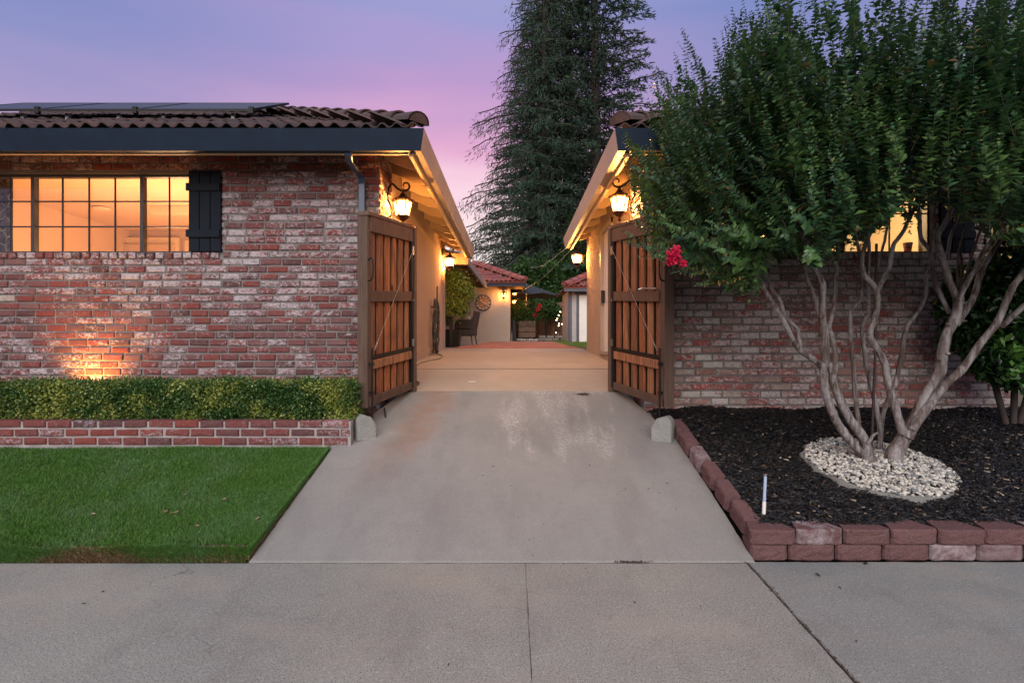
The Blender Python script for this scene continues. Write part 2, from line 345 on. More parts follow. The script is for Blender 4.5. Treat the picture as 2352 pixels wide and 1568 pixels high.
def leafm(name, stops, rough=.45, spec=.5, patch=None, transl=.25, ns=2.5):
    s = NT(name); r = s.geo.outputs['Random Per Island']; col = s.ramp(r, stops)
    if patch:
        n = s.noise(ns, 3, .6); col = s.mix(s.rng(s.math('MULTIPLY_ADD', s.white(r), .25, n), patch[1], patch[2]), col, patch[0])
    s.fin(col, rough, 0, spec)
    if transl:
        tr = s.n('ShaderNodeBsdfTranslucent'); s.l(col, tr.inputs[0]); ms = s.n('ShaderNodeMixShader'); ms.inputs[0].default_value = transl
        s.l(s.b.outputs[0], ms.inputs[1]); s.l(tr.outputs[0], ms.inputs[2]); s.l(ms.outputs[0], s.out.inputs[0])
    return s.m
M['myrtle'] = leafm('myrtle_leaves', [(0, (.034, .090, .046)), (.5, (.048, .122, .052)), (.85, (.072, .155, .048)), (.96, (.12, .18, .05)), (1, (.20, .10, .04))], .36, .6, ((.11, .21, .06), .62, .80), transl=.18, ns=2.0)
M['camellia'] = leafm('camellia_leaves', [(0, (.012, .04, .012)), (.8, (.02, .065, .015)), (1, (.04, .12, .02))], .28, .6)
M['hedge'] = leafm('hedge_leaves', [(0, (.025, .075, .018)), (.6, (.045, .115, .024)), (1, (.09, .17, .035))], .4, .5, ((.34, .38, .08), .64, .76), ns=3.2)
M['conifer'] = leafm('conifer_needles', [(0, (.026, .050, .036)), (.6, (.036, .066, .042)), (1, (.055, .085, .047))], .7, .2, transl=.1)
M['bush'] = leafm('far_bush_leaves', [(0, (.018, .05, .012)), (.6, (.035, .085, .018)), (1, (.06, .12, .03))], .5, .3)
M['ficus'] = leafm('potted_tree_leaves', [(0, (.07, .13, .02)), (.6, (.12, .20, .03)), (1, (.20, .26, .05))], .45, .4)
M['grass'] = leafm('grass_blades', [(0, (.05, .155, .022)), (.5, (.085, .225, .032)), (.9, (.15, .28, .06)), (1, (.17, .16, .07))], .55, .3, ((.14, .27, .10), .58, .85), ns=2.2)
M['thatch'] = leafm('dead_thatch', [(0, (.26, .17, .09)), (.5, (.12, .08, .045)), (1, (.36, .25, .13))], .8, .2, transl=0)
M['petal'] = leafm('pink_petals', [(0, (.55, .012, .06)), (.6, (.75, .02, .10)), (1, (.85, .08, .18))], .6, .2)
s = NT('myrtle_bark'); p = s.pos((14, 14, 2.2)); n1 = s.noise(1, 7, .68, p, 1.2); n2 = s.noise(30, 5, .7)
M['bark'] = (s.bump(s.math('ADD', n1, s.math('MULTIPLY', n2, .5)), .6, .01), s.fin(s.mix(s.rng(n2, .45, .7, 0, .5), s.mix(s.rng(n1, .42, .58), (.30, .28, .275), (.095, .07, .06)), (.06, .045, .04)), .8, 0, .25))[1]
M['barkdark'] = plain('conifer_bark', (.05, .038, .032), .9, var=.3, ns=5, bump=.5, fine=20)
s = NT('mulch'); r = s.rand(); M['mulch'] = s.fin(s.ramp(r, [(0, (.004, .004, .005)), (.6, (.010, .010, .011)), (.9, (.024, .023, .024)), (.97, (.06, .045, .035)), (1, (.20, .13, .08))]), .5, 0, .5)
s = NT('pebbles'); r = s.rand(); M['pebble'] = (s.bump(s.noise(120, 3), .3, .003), s.fin(s.ramp(r, [(0, (.60, .57, .51)), (.4, (.48, .45, .39)), (.62, (.33, .31, .28)), (.8, (.17, .18, .18)), (.9, (.12, .13, .14)), (1, (.66, .64, .60))]), .7))[1]
M['cement'] = concrete('cement_ring', (.20, .20, .185), (.14, .14, .135), .5)
s = NT('chip_light'); M['chip'] = s.fin(s.ramp(s.rand(), [(0, (.34, .25, .17)), (.6, (.18, .12, .07)), (1, (.42, .36, .28))]), .8)

# ------------------------------------------------------------------ ground profile
GP = [(-50, 0), (3.53, 0), (6.55, .83), (7.6, 1.045), (8.05, 1.105), (10.9, 1.255), (12.3, 1.287), (18.8, 1.485), (60, 1.6)]
def zg(y):
    for (a, za), (b, zb) in zip(GP, GP[1:]):
        if y <= b: return za + (zb - za) * (y - a) / (b - a)
    return GP[-1][1]
def zl(y): return .085 + (y - 3.55) * .235       # lawn
def zm(y): return .19 + .227 * (y - 3.8)         # mulch bed

def struct(o): o['kind'] = 'structure'; return o
mb = MB(); ys = [-400, -5, .2, 3.4, 6.3, 7.6, 12, 20, 60, 900]; zz = [-.35, -.35, -.35, -.30, .3, .75, 1.05, 1.3, 1.38, 1.45]
xs = [-900, -30, -8, 8, 30, 900]
for i in range(len(ys) - 1):
    for j in range(len(xs) - 1):
        mb.add([(xs[j], ys[i], zz[i]), (xs[j + 1], ys[i], zz[i]), (xs[j + 1], ys[i + 1], zz[i + 1]), (xs[j], ys[i + 1], zz[i + 1])], [(0, 1, 2, 3)])
struct(mb.build('ground', M['earth']))
struct(MB().box(-60, 60, -9, 1.75, -.30, -.16).build('road', M['road']))
struct(MB().box(-60, 60, 1.75, 2.235, -.30, -.015).build('kerb', M['sidewalk2']))

def slab(name, outline, mat, parent, z=lambda x, y: 0, th=.12, jit=.0025, step=.06, rnd=.006):
    """poured slab: jittered arris, rounded edge ring, filled top"""
    pts = []
    n = len(outline)
    for i in range(n):
        a = Vector(outline[i]); b = Vector(outline[(i + 1) % n]); k = max(1, int((b - a).length / step))
        for q in range(k):
            p = a.lerp(b, q / k); pts.append(p + (Vector((R.uniform(-jit, jit), R.uniform(-jit, jit))) if q else Vector((0, 0))))
    cx = sum((p for p in pts), Vector((0, 0))) / len(pts); m = len(pts); vs = []
    def ins(p, d):
        v = cx - p; s1 = Vector((math.copysign(min(abs(v.x), d), v.x), math.copysign(min(abs(v.y), d), v.y))); return p + s1
    for p in pts: vs.append((p.x, p.y, z(p.x, p.y) - th))
    for p in pts: vs.append((p.x, p.y, z(p.x, p.y) - rnd * 1.2))
    for p in pts: q = ins(p, rnd); vs.append((q.x, q.y, z(q.x, q.y)))
    fs = []
    for r_ in range(2):
        for i in range(m): j = (i + 1) % m; fs.append((r_ * m + i, r_ * m + j, (r_ + 1) * m + j, (r_ + 1) * m + i))
    fs.append(tuple(range(2 * m, 3 * m)))
    mb = MB(); mb.add(vs, fs); o = mb.build(name, mat, parent)
    return o
sw = struct(MB().box(-60, 60, 2.236, 3.70, -.30, -.07).build('sidewalk', M['frame']))
j0, j1 = XP(1716, 3.53), XP(1966, 2.275)
slab('slab', [(.075, 2.24), (j1 - .006, 2.24), (j0 - .006, 3.522), (.075, 3.522)], M['sidewalk'], sw, rnd=.003)
slab('slab', [(-4.5, 2.24), (.0735, 2.24), (.0735, 3.522), (-4.5, 3.522)], M['sidewalk'], sw, jit=.0006, rnd=.003)
slab('slab', [(j1 + .008, 2.24), (4.2, 2.24), (4.2, 3.545), (j0 + .008, 3.545)], M['sidewalk2'], sw, jit=.004)
slab('slab', [(4.21, 2.24), (9, 2.24), (9, 3.545), (4.21, 3.545)], M['sidewalk2'], sw)
slab('slab', [(-9, 2.24), (-4.51, 2.24), (-4.51, 3.522), (-9, 3.522)], M['sidewalk'], sw)
for nm_, c_ in (('joint_filler', [(-1.70, 3.5205), (1.53, 3.5205), (1.53, 3.5345), (-1.70, 3.5345)]), ('joint_filler', [(j1 - .008, 2.24), (j1 + .010, 2.24), (j0 + .010, 3.53), (j0 - .008, 3.53)])):
    MB().hexa([(x, y, -.1) for x, y in c_] + [(x, y, -.004 if nm_ and c_[0][1] > 3 else -.010) for x, y in c_]).build(nm_, M['frame'], sw)
# driveway
dw = struct(MB().hexa([(-1.66, 3.55, -.3), (1.5, 3.55, -.3), (1.35, 7.6, -.3), (-1.35, 7.6, -.3), (-1.66, 3.55, -.08), (1.5, 3.55, -.08), (1.35, 7.6, .90), (-1.35, 7.6, .90)]).build('driveway', M['frame']))
slab('slab', [(-1.682, 3.534), (1.532, 3.534), (1.545, 4.4), (1.54, 5.3), (1.40, 6.0), (1.30, 6.47), (-1.30, 6.47), (-1.45, 6.0), (-1.66, 5.3)], M['ramp'], dw, lambda x, y: .2746 * (y - 3.534) + .006, jit=.003)
slab('slab', [(-1.5, 6.478), (1.42, 6.478), (1.42, 6.55), (-1.5, 6.55)], M['ramp'], dw, lambda x, y: zg(y) + .004, jit=.004)
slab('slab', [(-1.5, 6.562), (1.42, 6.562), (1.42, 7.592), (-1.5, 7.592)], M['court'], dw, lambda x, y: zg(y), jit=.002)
def strip(name, mat, y0, y1, xa, xb, dz=0, n=24, parent=None, kind=None):
    mb = MB(); ks = sorted({y0, y1, *[g[0] for g in GP if y0 < g[0] < y1], *[y0 + (y1 - y0) * i / n for i in range(n)]})
    for a, b in zip(ks, ks[1:]):
        fa = (xa(a), xb(a), xa(b), xb(b)) if callable(xa) else (xa, xb, xa, xb)
        mb.add([(fa[0], a, zg(a) + dz), (fa[1], a, zg(a) + dz), (fa[3], b, zg(b) + dz), (fa[2], b, zg(b) + dz)], [(0, 1, 2, 3)])
    return mb.build(name, mat, parent, kind)
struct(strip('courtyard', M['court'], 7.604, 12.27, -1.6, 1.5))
struct(strip('patio', M['court'], 11.2, 30, -4, 4, -.006))
# paver field, joined
mb = MB(); y = 12.3; row = 0
while y < 18.0:
    xl = -1.42 + (y - 12.3) * .125; xr = 1.7 - (y - 12.3) * .09; x = xl - (.1 if row % 2 else 0)
    while x < xr:
        a, b = max(x, xl), min(x + .195, xr); z0 = zg(y) + R.uniform(.004, .012)
        if b - a > .03: mb.box(a + .004, b - .004, y + .004, y + .096, z0 - .03, z0)
        x += .2
    y += .1; row += 1
s = NT('brick_paver'); M['paver'] = s.fin(s.ramp(s.rand(), [(0, (.32, .12, .09)), (.5, (.40, .17, .12)), (1, (.26, .11, .10))]), .85)
o = mb.build('brick_paving', M['paver']); o['kind'] = 'stuff'

# ------------------------------------------------------------------ brick walls
def brick_meshes(mat, n=14, w=.204, h=.064, d=.05):
    out = []
    for q in range(n):
        r = random.Random(q * 13 + 5); j = lambda a: r.uniform(-a, a); e = .006 + r.random() * .006
        bx, bz = w / 2, h / 2
        def ring(ix, iz, yy, jj): return [(sx_ * (bx - ix) + j(jj), yy + j(jj * .6), sz * (bz - iz) + j(jj * .7)) for sx_, sz in ((-1, -1), (0, -1), (1, -1), (1, 0), (1, 1), (0, 1), (-1, 1), (-1, 0))]
        c = ring(0, 0, d, 0) ; a = ring(0, 0, .006, .0022); f = ring(e, e, -.002, .0015)
        vs = c + a + f + [(j(.01), -.004 + j(.002), 0)]
        fs = []
        for k in range(8):
            k2 = (k + 1) % 8; fs += [(k, k2, 8 + k2, 8 + k), (8 + k, 8 + k2, 16 + k2, 16 + k), (16 + k, 16 + k2, 24)]
        mb = MB(); mb.add(vs, fs, False); out.append(mb.mesh('brick', mat))
    return out
def lay(bricks, meshes, mat, parent, name='brick', limit=300):
    """bricks: list of (center, length, height, normal axis rotation z, priority)"""
    bricks = sorted(bricks, key=lambda b: b[4]); far = MB()
    for i, (c, ln, ht, rz, pr) in enumerate(bricks):
        me = R.choice(meshes); sxx = ln / .204; sz = ht / .064
        tilt = R.uniform(-.022, .022); rz2 = rz + R.uniform(-.03, .03)
        if i < limit:
            o = bpy.data.objects.new(name, me); COL.objects.link(o); o.parent = parent
            o.location = c; o.rotation_euler = (R.uniform(-.03, .03), tilt, rz2); o.scale = (sxx, 1, sz)
        else:
            mt = Matrix.Translation(c) @ Matrix.Rotation(rz2, 4, 'Z') @ Matrix.Rotation(tilt, 4, 'Y') @ Matrix.Diagonal((sxx, 1, sz, 1))
            far.add([mt @ v.co for v in me.vertices], [tuple(p.vertices) for p in me.polygons])
    if far.f: far.build('brick_courses', mat, parent, 'stuff')
PX, PZ = .216, .0788
def courses(x0, x1, z0, z1, y, holes=(), flip=1, ret=None, pri=lambda x, z: 0, drop=lambda x, z: False, headers=()):
    out = []; row = 0; z = z0
    while z + PZ * .5 < z1:
        off = (.108 if row % 2 else 0) + R.uniform(-.015, .015); x = x0 + off - PX
        while x < x1:
            L_ = PX * R.uniform(.88, 1.08); a, b = max(x, x0), min(x + L_, x1); x += L_
            segs = [(a, b)]
            for (ha, hb, hz0, hz1) in holes:
                if z + PZ * .5 > hz0 and z + PZ * .5 < hz1:
                    ns = []
                    for (p, q) in segs:
                        if q <= ha or p >= hb: ns.append((p, q))
                        else:
                            if p < ha: ns.append((p, ha))
                            if q > hb: ns.append((hb, q))
                    segs = ns
            for p, q in segs:
                if q - p < .035 or drop((p + q) / 2, z): continue
                out.append((Vector(((p + q) / 2, y - .004 + R.uniform(-.004, .004), z + PZ / 2 + R.uniform(-.002, .002))), q - p - .016, .0620 * R.uniform(.96, 1.04), 0, pri((p + q) / 2, z)))
        z += PZ; row += 1
    return out
WY = 6.0
# ---- left house
LX = -1.446
house = thing('brick_house', 'brick and stucco house with brown tile roof left of the open gates', 'house', (-4, 8, .6))
def wallslab(parent, xa, xb, z0, z1, holes, name, mat, y0=WY + .008, y1=WY + .2):
    mb = MB(); xs = [xa]
    for h in holes: xs += [h[0], h[1]]
    xs.append(xb)
    for i in range(len(xs) - 1):
        if i % 2 == 0: mb.box(xs[i], xs[i + 1], y0, y1, z0, z1)
        else:
            h = holes[i // 2]; mb.box(xs[i], xs[i + 1], y0, y1, z0, h[2]); mb.box(xs[i], xs[i + 1], y0, y1, h[3], z1)
    return mb.build(name, mat, parent)
win = (-6.6, XP(434, WY), ZP(580, WY), ZP(398, WY))
bw = wallslab(house, -7.6, LX - .004, .3, 3.56, [win], 'brick_wall', M['mortar'])
bm_ = brick_meshes(M['brick'])
sillz = win[2] - .062
br = courses(-7.55, LX, win[2] - .062 - PZ * 24, 3.53, WY, [(win[0] + .0, win[1] + .36, sillz, win[2] + .02), (win[0], win[1], win[2], win[3])], pri=lambda x, z: abs(x + 1.5) + (6 if z < .95 else 0))
k = win[1] + .33
while k > -6.9:                                   # rowlock sill under the window
    br.append((Vector((k - .045, WY - .018, win[2] - .032)), .082 * R.uniform(.92, 1.08), .06, 0, abs(k + 1.5))); k -= .099
lay(br, bm_, M['brick'], bw)
# brick return on the side
def ret_bricks(x, y0, y1, z0, z1, rz):
    out = []; z = z0; row = 0
    while z + PZ * .5 < z1:
        y = y0 + .01 - (.108 if row % 2 else 0)
        while y < y1 - .03:
            a, b = max(y, y0 + .012), min(y + PX, y1)
            if b - a > .04: out.append((Vector((x, (a + b) / 2, z + PZ / 2)), b - a - .012, .0655, rz, 0))
            y += PX
        z += PZ; row += 1
    return out
rt = MB().box(LX - .16, LX - .012, WY + .012, 6.60, .3, 3.56).build('brick_return', M['mortar'], house)
lay(ret_bricks(LX + .002, WY, 6.61, sillz - PZ * 20, 3.5, PI / 2), bm_, M['brick'], rt)
mb = MB(); mb.box(LX - .22, LX - .045, 6.60, 11.75, .3, 3.62).build('stucco_wall', M['stucco'], house)
MB().box(LX - .045, LX - .02, 6.62, 11.76, .5, 1.27).build('base_band', M['stucco'], house) if False else None
# weep line and skirting below it
mb = MB(); yy = [6.62, 8, 10.9, 11.74]
for a, b in zip(yy, yy[1:]):
    za, zb = max(zg(a) + .13, 1.06), max(zg(b) + .10, 1.2)
    mb.hexa([(LX - .05, a, .4), (LX - .028, a, .4), (LX - .028, b, .4), (LX - .05, b, .4), (LX - .05, a, za), (LX - .028, a, za), (LX - .028, b, zb), (LX - .05, b, zb)])
mb.build('stucco_skirt', M['stucco'], house)
MB().box(LX - .05, LX - .01, 11.755, 11.84, 1.2, 3.5).build('corner_board', M['taupe'], house)

def window(parent, x0, x1, z0, z1, mull, munt, horiz, y=WY + .06, sash=None):
    w = MB(); t = .028
    w.box(x0, x1, y - .02, y + .05, z1 - .03, z1); w.box(x0, x1, y - .02, y + .05, z0, z0 + .02); w.box(x1 - .02, x1, y - .021, y + .051, z0, z1); w.box(x0, x0 + .02, y - .021, y + .051, z0, z1)
    wo_ = w.build('window', M['frame'], parent)
    for m in mull: MB().box(m - .018, m + .018, y - .024, y + .04, z0 + .018, z1 - .028).build('mullion', M['frame'], wo_)
    xs = [x0] + list(mull) + [x1]
    for m in munt: MB().box(m - .0065, m + .0065, y + .002, y + .016, z0 + .018, z1 - .028).build('muntin', M['navy'], wo_)
    for h in horiz:
        for a, b in zip(xs, xs[1:]): MB().box(a + .016, b - .016, y + .0005, y + .0175, h - .0065, h + .0065).build('muntin', M['navy'], wo_)
    for a, b in zip(xs, xs[1:]): MB().box(a + .017, b - .017, y + .018, y + .022, z0 + .018, z1 - .028).build('pane', M['glass'], wo_)
    return wo_
px6 = lambda p: XP(p, WY + .05)
mulls = [px6(77), px6(327)]; munts = [px6(p) for p in (-101, -41, 22, 141, 202, 262, 387)]
mulls = [px6(-165)] + mulls
window(house, win[0], win[1] - .002, win[2], win[3], mulls, munts, [ZP(462, WY + .05), ZP(520, WY + .05)])
# lit room behind the window
def room(parent, x0, x1, y1, zf, zc, open_, y0=WY + .2):
    mb = MB()
    mb.add([(x0, y0, zf), (x1, y0, zf), (x1, y1, zf), (x0, y1, zf)], [(0, 1, 2, 3)]); mb.add([(x0, y1, zf), (x1, y1, zf), (x1, y1, zc), (x0, y1, zc)], [(0, 1, 2, 3)])
    mb.add([(x0, y0, zf), (x0, y1, zf), (x0, y1, zc), (x0, y0, zc)], [(0, 1, 2, 3)]); mb.add([(x1, y0, zf), (x1, y1, zf), (x1, y1, zc), (x1, y0, zc)], [(0, 1, 2, 3)])
    r_ = mb.build('room_walls', M['beigelight'], parent)
    MB().box(x0, x1, y0, y1, zc, zc + .03).build('ceiling', M['ceil'], parent)
    return r_
def lamp(name, loc, power, col=(1, .55, .22), rad=.03, parent=None):
    d = bpy.data.lights.new(name, 'POINT'); d.energy = power; d.color = col; d.shadow_soft_size = rad
    o = bpy.data.objects.new(name, d); COL.objects.link(o); o.location = loc; setp(o, parent); return o
rm = room(house, -7.3, -1.75, 10.6, 1.2, 3.52, None)
zt = ZP(548, 10.55)
mb = MB(); mb.box(XP(235, 10.5), XP(410, 10.5), 10.5, 10.58, 1.2, ZP(545, 10.5)); mb.box(XP(425, 10.5), XP(640, 10.5), 10.49, 10.58, 1.2, ZP(552, 10.5)); mb.box(XP(140, 10.2), XP(170, 10.2), 10.1, 10.57, 1.2, ZP(545, 10.2))
mb.build('door_casing', M['trimroom'], house)
mb = MB(); mb.box(XP(255, 10.4), XP(395, 10.4), 10.42, 10.49, 1.2, ZP(560, 10.4)); mb.build('closet_door', M['beigelight'], house)
MB().box(-5.6, -4.2, 8.6, 8.7, 3.40, 3.515).build('ceiling_soffit', M['ceil'], house)
mb = MB(); mb.lathe([(.0, 0), (.11, .0), (.12, .03)], 16, (XP(232, 8.7), 8.7, 3.475)); mb.build('smoke_detector', M['trimroom'], house)
lamp('room_light', (-4.6, 7.6, 2.1), 170, (1, .52, .26), .25, house)
lamp('room_light', (-2.8, 9.3, 2.2), 80, (1, .54, .27), .2, house)
mb = MB(); vs_ = []
for i in range(25): vs_ += [(-6.75 + i * .04, 6.45 + .03 * math.sin(i * 1.3), z_) for z_ in (1.3, 3.5)]
mb.add(vs_, [(2 * i, 2 * i + 2, 2 * i + 3, 2 * i + 1) for i in range(24)], True); s = NT('curtain'); cv = s.n('ShaderNodeTexVoronoi', feature='DISTANCE_TO_EDGE'); cv.inputs['Scale'].default_value = 7; s.l(s.geo.outputs['Position'], cv.inputs['Vector']); mb.build('curtain', s.fin(s.mix(s.rng(cv.outputs['Distance'], .01, .04), (.35, .28, .2), s.mix(s.rng(s.noise(9, 4), .45, .55), (.03, .025, .03), (.12, .10, .10))), .9), house)
for a_ in (0.2, 2.3, 4.4): MB().hexa([(-3.15 + math.cos(a_) * t_ - math.sin(a_) * w_, 7.9 + math.sin(a_) * t_ + math.cos(a_) * w_, z_) for z_ in (3.27, 3.28) for t_, w_ in ((.12, -.05), (.6, -.07), (.6, .07), (.12, .05))]).build('fan_blade', M['brownbeam'], house)
MB().tube([(-3.15, 7.9, 3.52), (-3.15, 7.9, 3.24)], .06, 10).build('ceiling_fan_hub', M['trimroom'], house)
# shutter
def shutter(parent, xa, xb, z0, z1):
    sh = MB().box(xa + .004, xb - .004, WY - .014, WY + .006, z0, z1).build('shutter', M['shutter'], parent); n = 3; w = (xb - xa) / n
    for i in range(n): bev(MB().box(xa + i * w + .003, xa + (i + 1) * w - .003, WY - .034, WY - .013, z0, z1).build('plank', M['shutter'], sh), .003, 1)
    h = z1 - z0
    for za, zb in ((z0 + .17 * h, z0 + .265 * h), (z0 + .745 * h, z0 + .84 * h)): bev(MB().box(xa - .018, xb - .006, WY - .056, WY - .033, za, zb).build('batten', M['shutter'], sh), .003, 1)
shutter(house, XP(433, 5.97), XP(508, 5.97), ZP(577, 5.97), ZP(392, 5.97))

# ---- gutters, soffit, rafters (s = -1 left, +1 right)
def eaves(parent, s, xo, xwall, yend, far_x):
    """xo outer edge |x|; xwall |x| of side wall"""
    zt_, zb_ = 3.459, 3.262
    o1 = (s * xo, 5.36, zt_); o2 = (s * (xo + .04), 5.42, zb_); i1 = (s * (xo + .13), 5.49, zt_); i2 = (s * (xo + .13), 5.49, zb_)
    f1 = (s * far_x, 5.36, zt_); f2 = (s * far_x, 5.42, zb_); f3 = (s * far_x, 5.49, zt_); f4 = (s * far_x, 5.49, zb_)
    MB().hexa([f2, o2, i2, f4, f1, o1, i1, f3]).build('gutter', M['navy'], parent)
    e1 = (s * (xo), yend, zt_); e2 = (s * (xo + .04), yend, zb_); e3 = (s * (xo + .13), yend, zt_); e4 = (s * (xo + .13), yend, zb_)
    q = Vector((s * .0015, 0, 0))
    bs = lambda p: (p[0] - s * .002, p[1] + .003, p[2] + .0)
    MB().hexa([bs(o2), e2, e4, bs(i2), bs(o1), e1, e3, bs(i1)]).build('side_gutter', M['taupe'], parent)
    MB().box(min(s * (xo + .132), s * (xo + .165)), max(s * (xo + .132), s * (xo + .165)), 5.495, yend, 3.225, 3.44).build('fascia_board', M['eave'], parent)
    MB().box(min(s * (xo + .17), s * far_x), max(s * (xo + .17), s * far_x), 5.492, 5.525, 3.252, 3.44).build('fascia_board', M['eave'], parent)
    # sloping roof deck (underside seen)
    a = xo + .165; zd = 3.415; sl = .44; w = xwall - a + .15; zt2 = zd + sl * w
    mb = MB(); mb.hexa([(s * a, 5.53, zd), (s * (a + w), 5.53 + w, zt2), (s * (a + w), yend, zt2), (s * a, yend, zd), (s * a, 5.53, zd + .025), (s * (a + w), 5.53 + w, zt2 + .025), (s * (a + w), yend, zt2 + .025), (s * a, yend, zd + .025)])
    mb.hexa([(s * a, 5.53, zd), (s * far_x, 5.53, zd), (s * far_x, 5.53 + w, zt2), (s * (a + w), 5.53 + w, zt2), (s * a, 5.53, zd + .025), (s * far_x, 5.53, zd + .025), (s * far_x, 5.53 + w, zt2 + .025), (s * (a + w), 5.53 + w, zt2 + .025)])
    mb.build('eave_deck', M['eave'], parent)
    y = 6.25
    def rafter(p0, dirv, ln, hw=.02):
        # tapered tail: deep at the wall
        d = Vector(dirv).normalized(); n = Vector((-d.y, d.x, 0)) * hw; p0 = Vector(p0); zs = sl * ln * (1 if abs(d.x) < .01 or abs(d.y) < .01 else .707)
        c = []
        for (t, top, bot) in ((0, zd, zd - .085), (ln * .35, zd + zs * .35, zd + zs * .35 - .14), (ln, zd + zs, zd + zs - .14)): c.append((t, top - .002, bot))
        mb = MB()
        for (t0, a0, b0), (t1, a1, b1) in zip(c, c[1:]):
            q0, q1 = p0 + d * t0, p0 + d * t1
            mb.hexa([(*(q0 - n).xy, b0), (*(q0 + n).xy, b0), (*(q1 + n).xy, b1), (*(q1 - n).xy, b1), (*(q0 - n).xy, a0), (*(q0 + n).xy, a0), (*(q1 + n).xy, a1), (*(q1 - n).xy, a1)])
        mb.build('rafter', M['eave'], parent)
    while y < yend - .1: rafter((s * (a + .001), y, 0), (s, 0, 0), w - .01); y += .61
    rafter((s * (a + .02), 5.55, 0), (s, 1, 0), (w) * 1.38, .025)
    x = a + .6
    while x < far_x: rafter((s * x, 5.527, 0), (0, 1, 0), w - .02); x += .61
eaves(house, -1, .865, 1.446 + .03, 12.28, 7.4)
# ---- tiles
def tile_mesh(mat, w=.31, ln=.42, waves=2, name='roof_tile', amp=.027, th=.014):
    n = 10 * waves; vs = []; fs = []
    prof = [(-w / 2 + w * i / n, amp * (lambda q: (max(0, q) ** .75) * 1.1 - .35 * max(0, -q))(math.cos(2 * PI * (i / n) * waves + PI))) for i in range(n + 1)]
    for y in (0, ln):
        for dz in (0, -th):
            for x, z in prof: vs.append((x, y, z + dz + (.024 if y == 0 else 0)))
    m = n + 1
    for i in range(n):
        fs.append((i, i + 1, 2 * m + i + 1, 2 * m + i)); fs.append((i, m + i, m + i + 1, i + 1)); fs.append((m + i, 3 * m + i, 3 * m + i + 1, m + i + 1))
    mb = MB(); mb.add(vs, fs, False); return mb.mesh(name, mat)
def cap_mesh(mat, r=.11, ln=.40, name='ridge_tile', n=8, end=False):
    mb = MB(); prof = [(-math.cos(PI * i / n) * r, math.sin(PI * i / n) * r * .85) for i in range(n + 1)]; vs = []; m = n + 1
    for y, k, dz in ((0, 1.08, .028), (ln, .86, 0)):
        for t in (0, .018):
            for x, z in prof: vs.append((x * k * (1 - t / r), y, z * k * (1 - t / r) + dz))
    fs = []
    for i in range(n): fs += [(i, i + 1, 2 * m + i + 1, 2 * m + i), (i, m + i, m + i + 1, i + 1), (m + i, 3 * m + i, 3 * m + i + 1, m + i + 1)]
    mb.add(vs, fs, False)
    if end: mb.add([vs[i] for i in range(m)] , [tuple(range(m))[::-1]])
    return mb.mesh(name, mat)
def roof(parent, corner, s, pitch, rows, xfar, tile, cap, mat, zoff=.018, W_=.30, E=.34, caps=12, depth=99, max_obj=300):
    """front slope from the eave line going +y, hip at 45 deg from corner towards s"""
    cx, cyy, cz = corner; ang = math.atan(pitch)
    # decking below the tiles
    D_ = rows * E * math.cos(ang); mb = MB(); zr = cz + D_ * pitch
    mb.hexa([(cx, cyy, cz - .02), (xfar, cyy, cz - .02), (xfar, cyy + D_, zr - .02), (cx + s * D_, cyy + D_, zr - .02), (cx, cyy, cz + .0), (xfar, cyy, cz), (xfar, cyy + D_, zr), (cx + s * D_, cyy + D_, zr)])
    mb.hexa([(cx, cyy, cz - .02), (cx + s * D_, cyy + D_, zr - .02), (cx + s * D_, depth, zr - .02), (cx, depth, cz - .02), (cx, cyy, cz), (cx + s * D_, cyy + D_, zr), (cx + s * D_, depth, zr), (cx, depth, cz)])
    rf = mb.build('roof', M['frame'] if mat is None else mat, parent); cnt = 0; rest = MB()
    for r_ in range(rows):
        d = r_ * E * math.cos(ang); y = cyy + d - .03; z = cz + zoff + d * pitch; x = cx + s * (d + .12)
        while (x < xfar if s > 0 else x > xfar):
            mt = Matrix.Translation((x + R.uniform(-.004, .004), y + R.uniform(-.012, .012), z + R.uniform(-.005, .006))) @ Matrix.Rotation(R.uniform(-.02, .02), 4, 'Y') @ Matrix.Rotation(ang, 4, 'X')
            if cnt < max_obj:
                o = bpy.data.objects.new('roof_tile', tile); COL.objects.link(o); o.parent = rf; o.matrix_basis = mt
            else: rest.add([mt @ v.co for v in tile.vertices], [tuple(p.vertices) for p in tile.polygons])
            cnt += 1; x += s * W_
        # side slope row (faces the drive), joined
        xs_ = cx + s * d + s * .10; yy_ = cyy + d + .12; side = depth
        while yy_ < side:
            mt = Matrix.Translation((xs_, yy_, z)) @ Matrix.Rotation(-s * -PI / 2 if False else (PI / 2 if s < 0 else -PI / 2), 4, 'Z') @ Matrix.Rotation(ang, 4, 'X')
            rest.add([mt @ v.co for v in tile.vertices], [tuple(p.vertices) for p in tile.polygons]); yy_ += W_
    if rest.f: rest.build('tile_courses', mat, rf, 'stuff')
    hl = math.atan(pitch / math.sqrt(2))
    for i in range(caps):
        t = i * .33 / math.sqrt(2) * math.cos(hl); p = Vector((cx + s * t, cyy + t, cz + t * pitch + .05))
        mt = Matrix.Translation(p) @ Matrix.Rotation(-s * PI / 4 if s > 0 else PI / 4, 4, 'Z') @ Matrix.Rotation(hl + .03, 4, 'X')
        o = bpy.data.objects.new('hip_tile', cap if i else cap_end); COL.objects.link(o); o.parent = rf; o.matrix_basis = mt
    return rf
tm = tile_mesh(M['tile']); cm = cap_mesh(M['tile'], .115); cap_end = cap_mesh(M['tile'], .115, end=True)
PITCH = .452
rfl = roof(house, (-.93, 5.42, 3.455), -1, PITCH, 13, -7.3, tm, cm, M['tile'], caps=19, depth=12.2)
for xx_ in (-4.9, -2.45): MB().box(xx_, xx_ + .02, 5.354, 5.50, 3.45, 3.464).build('gutter_hanger', M['navy'], house)
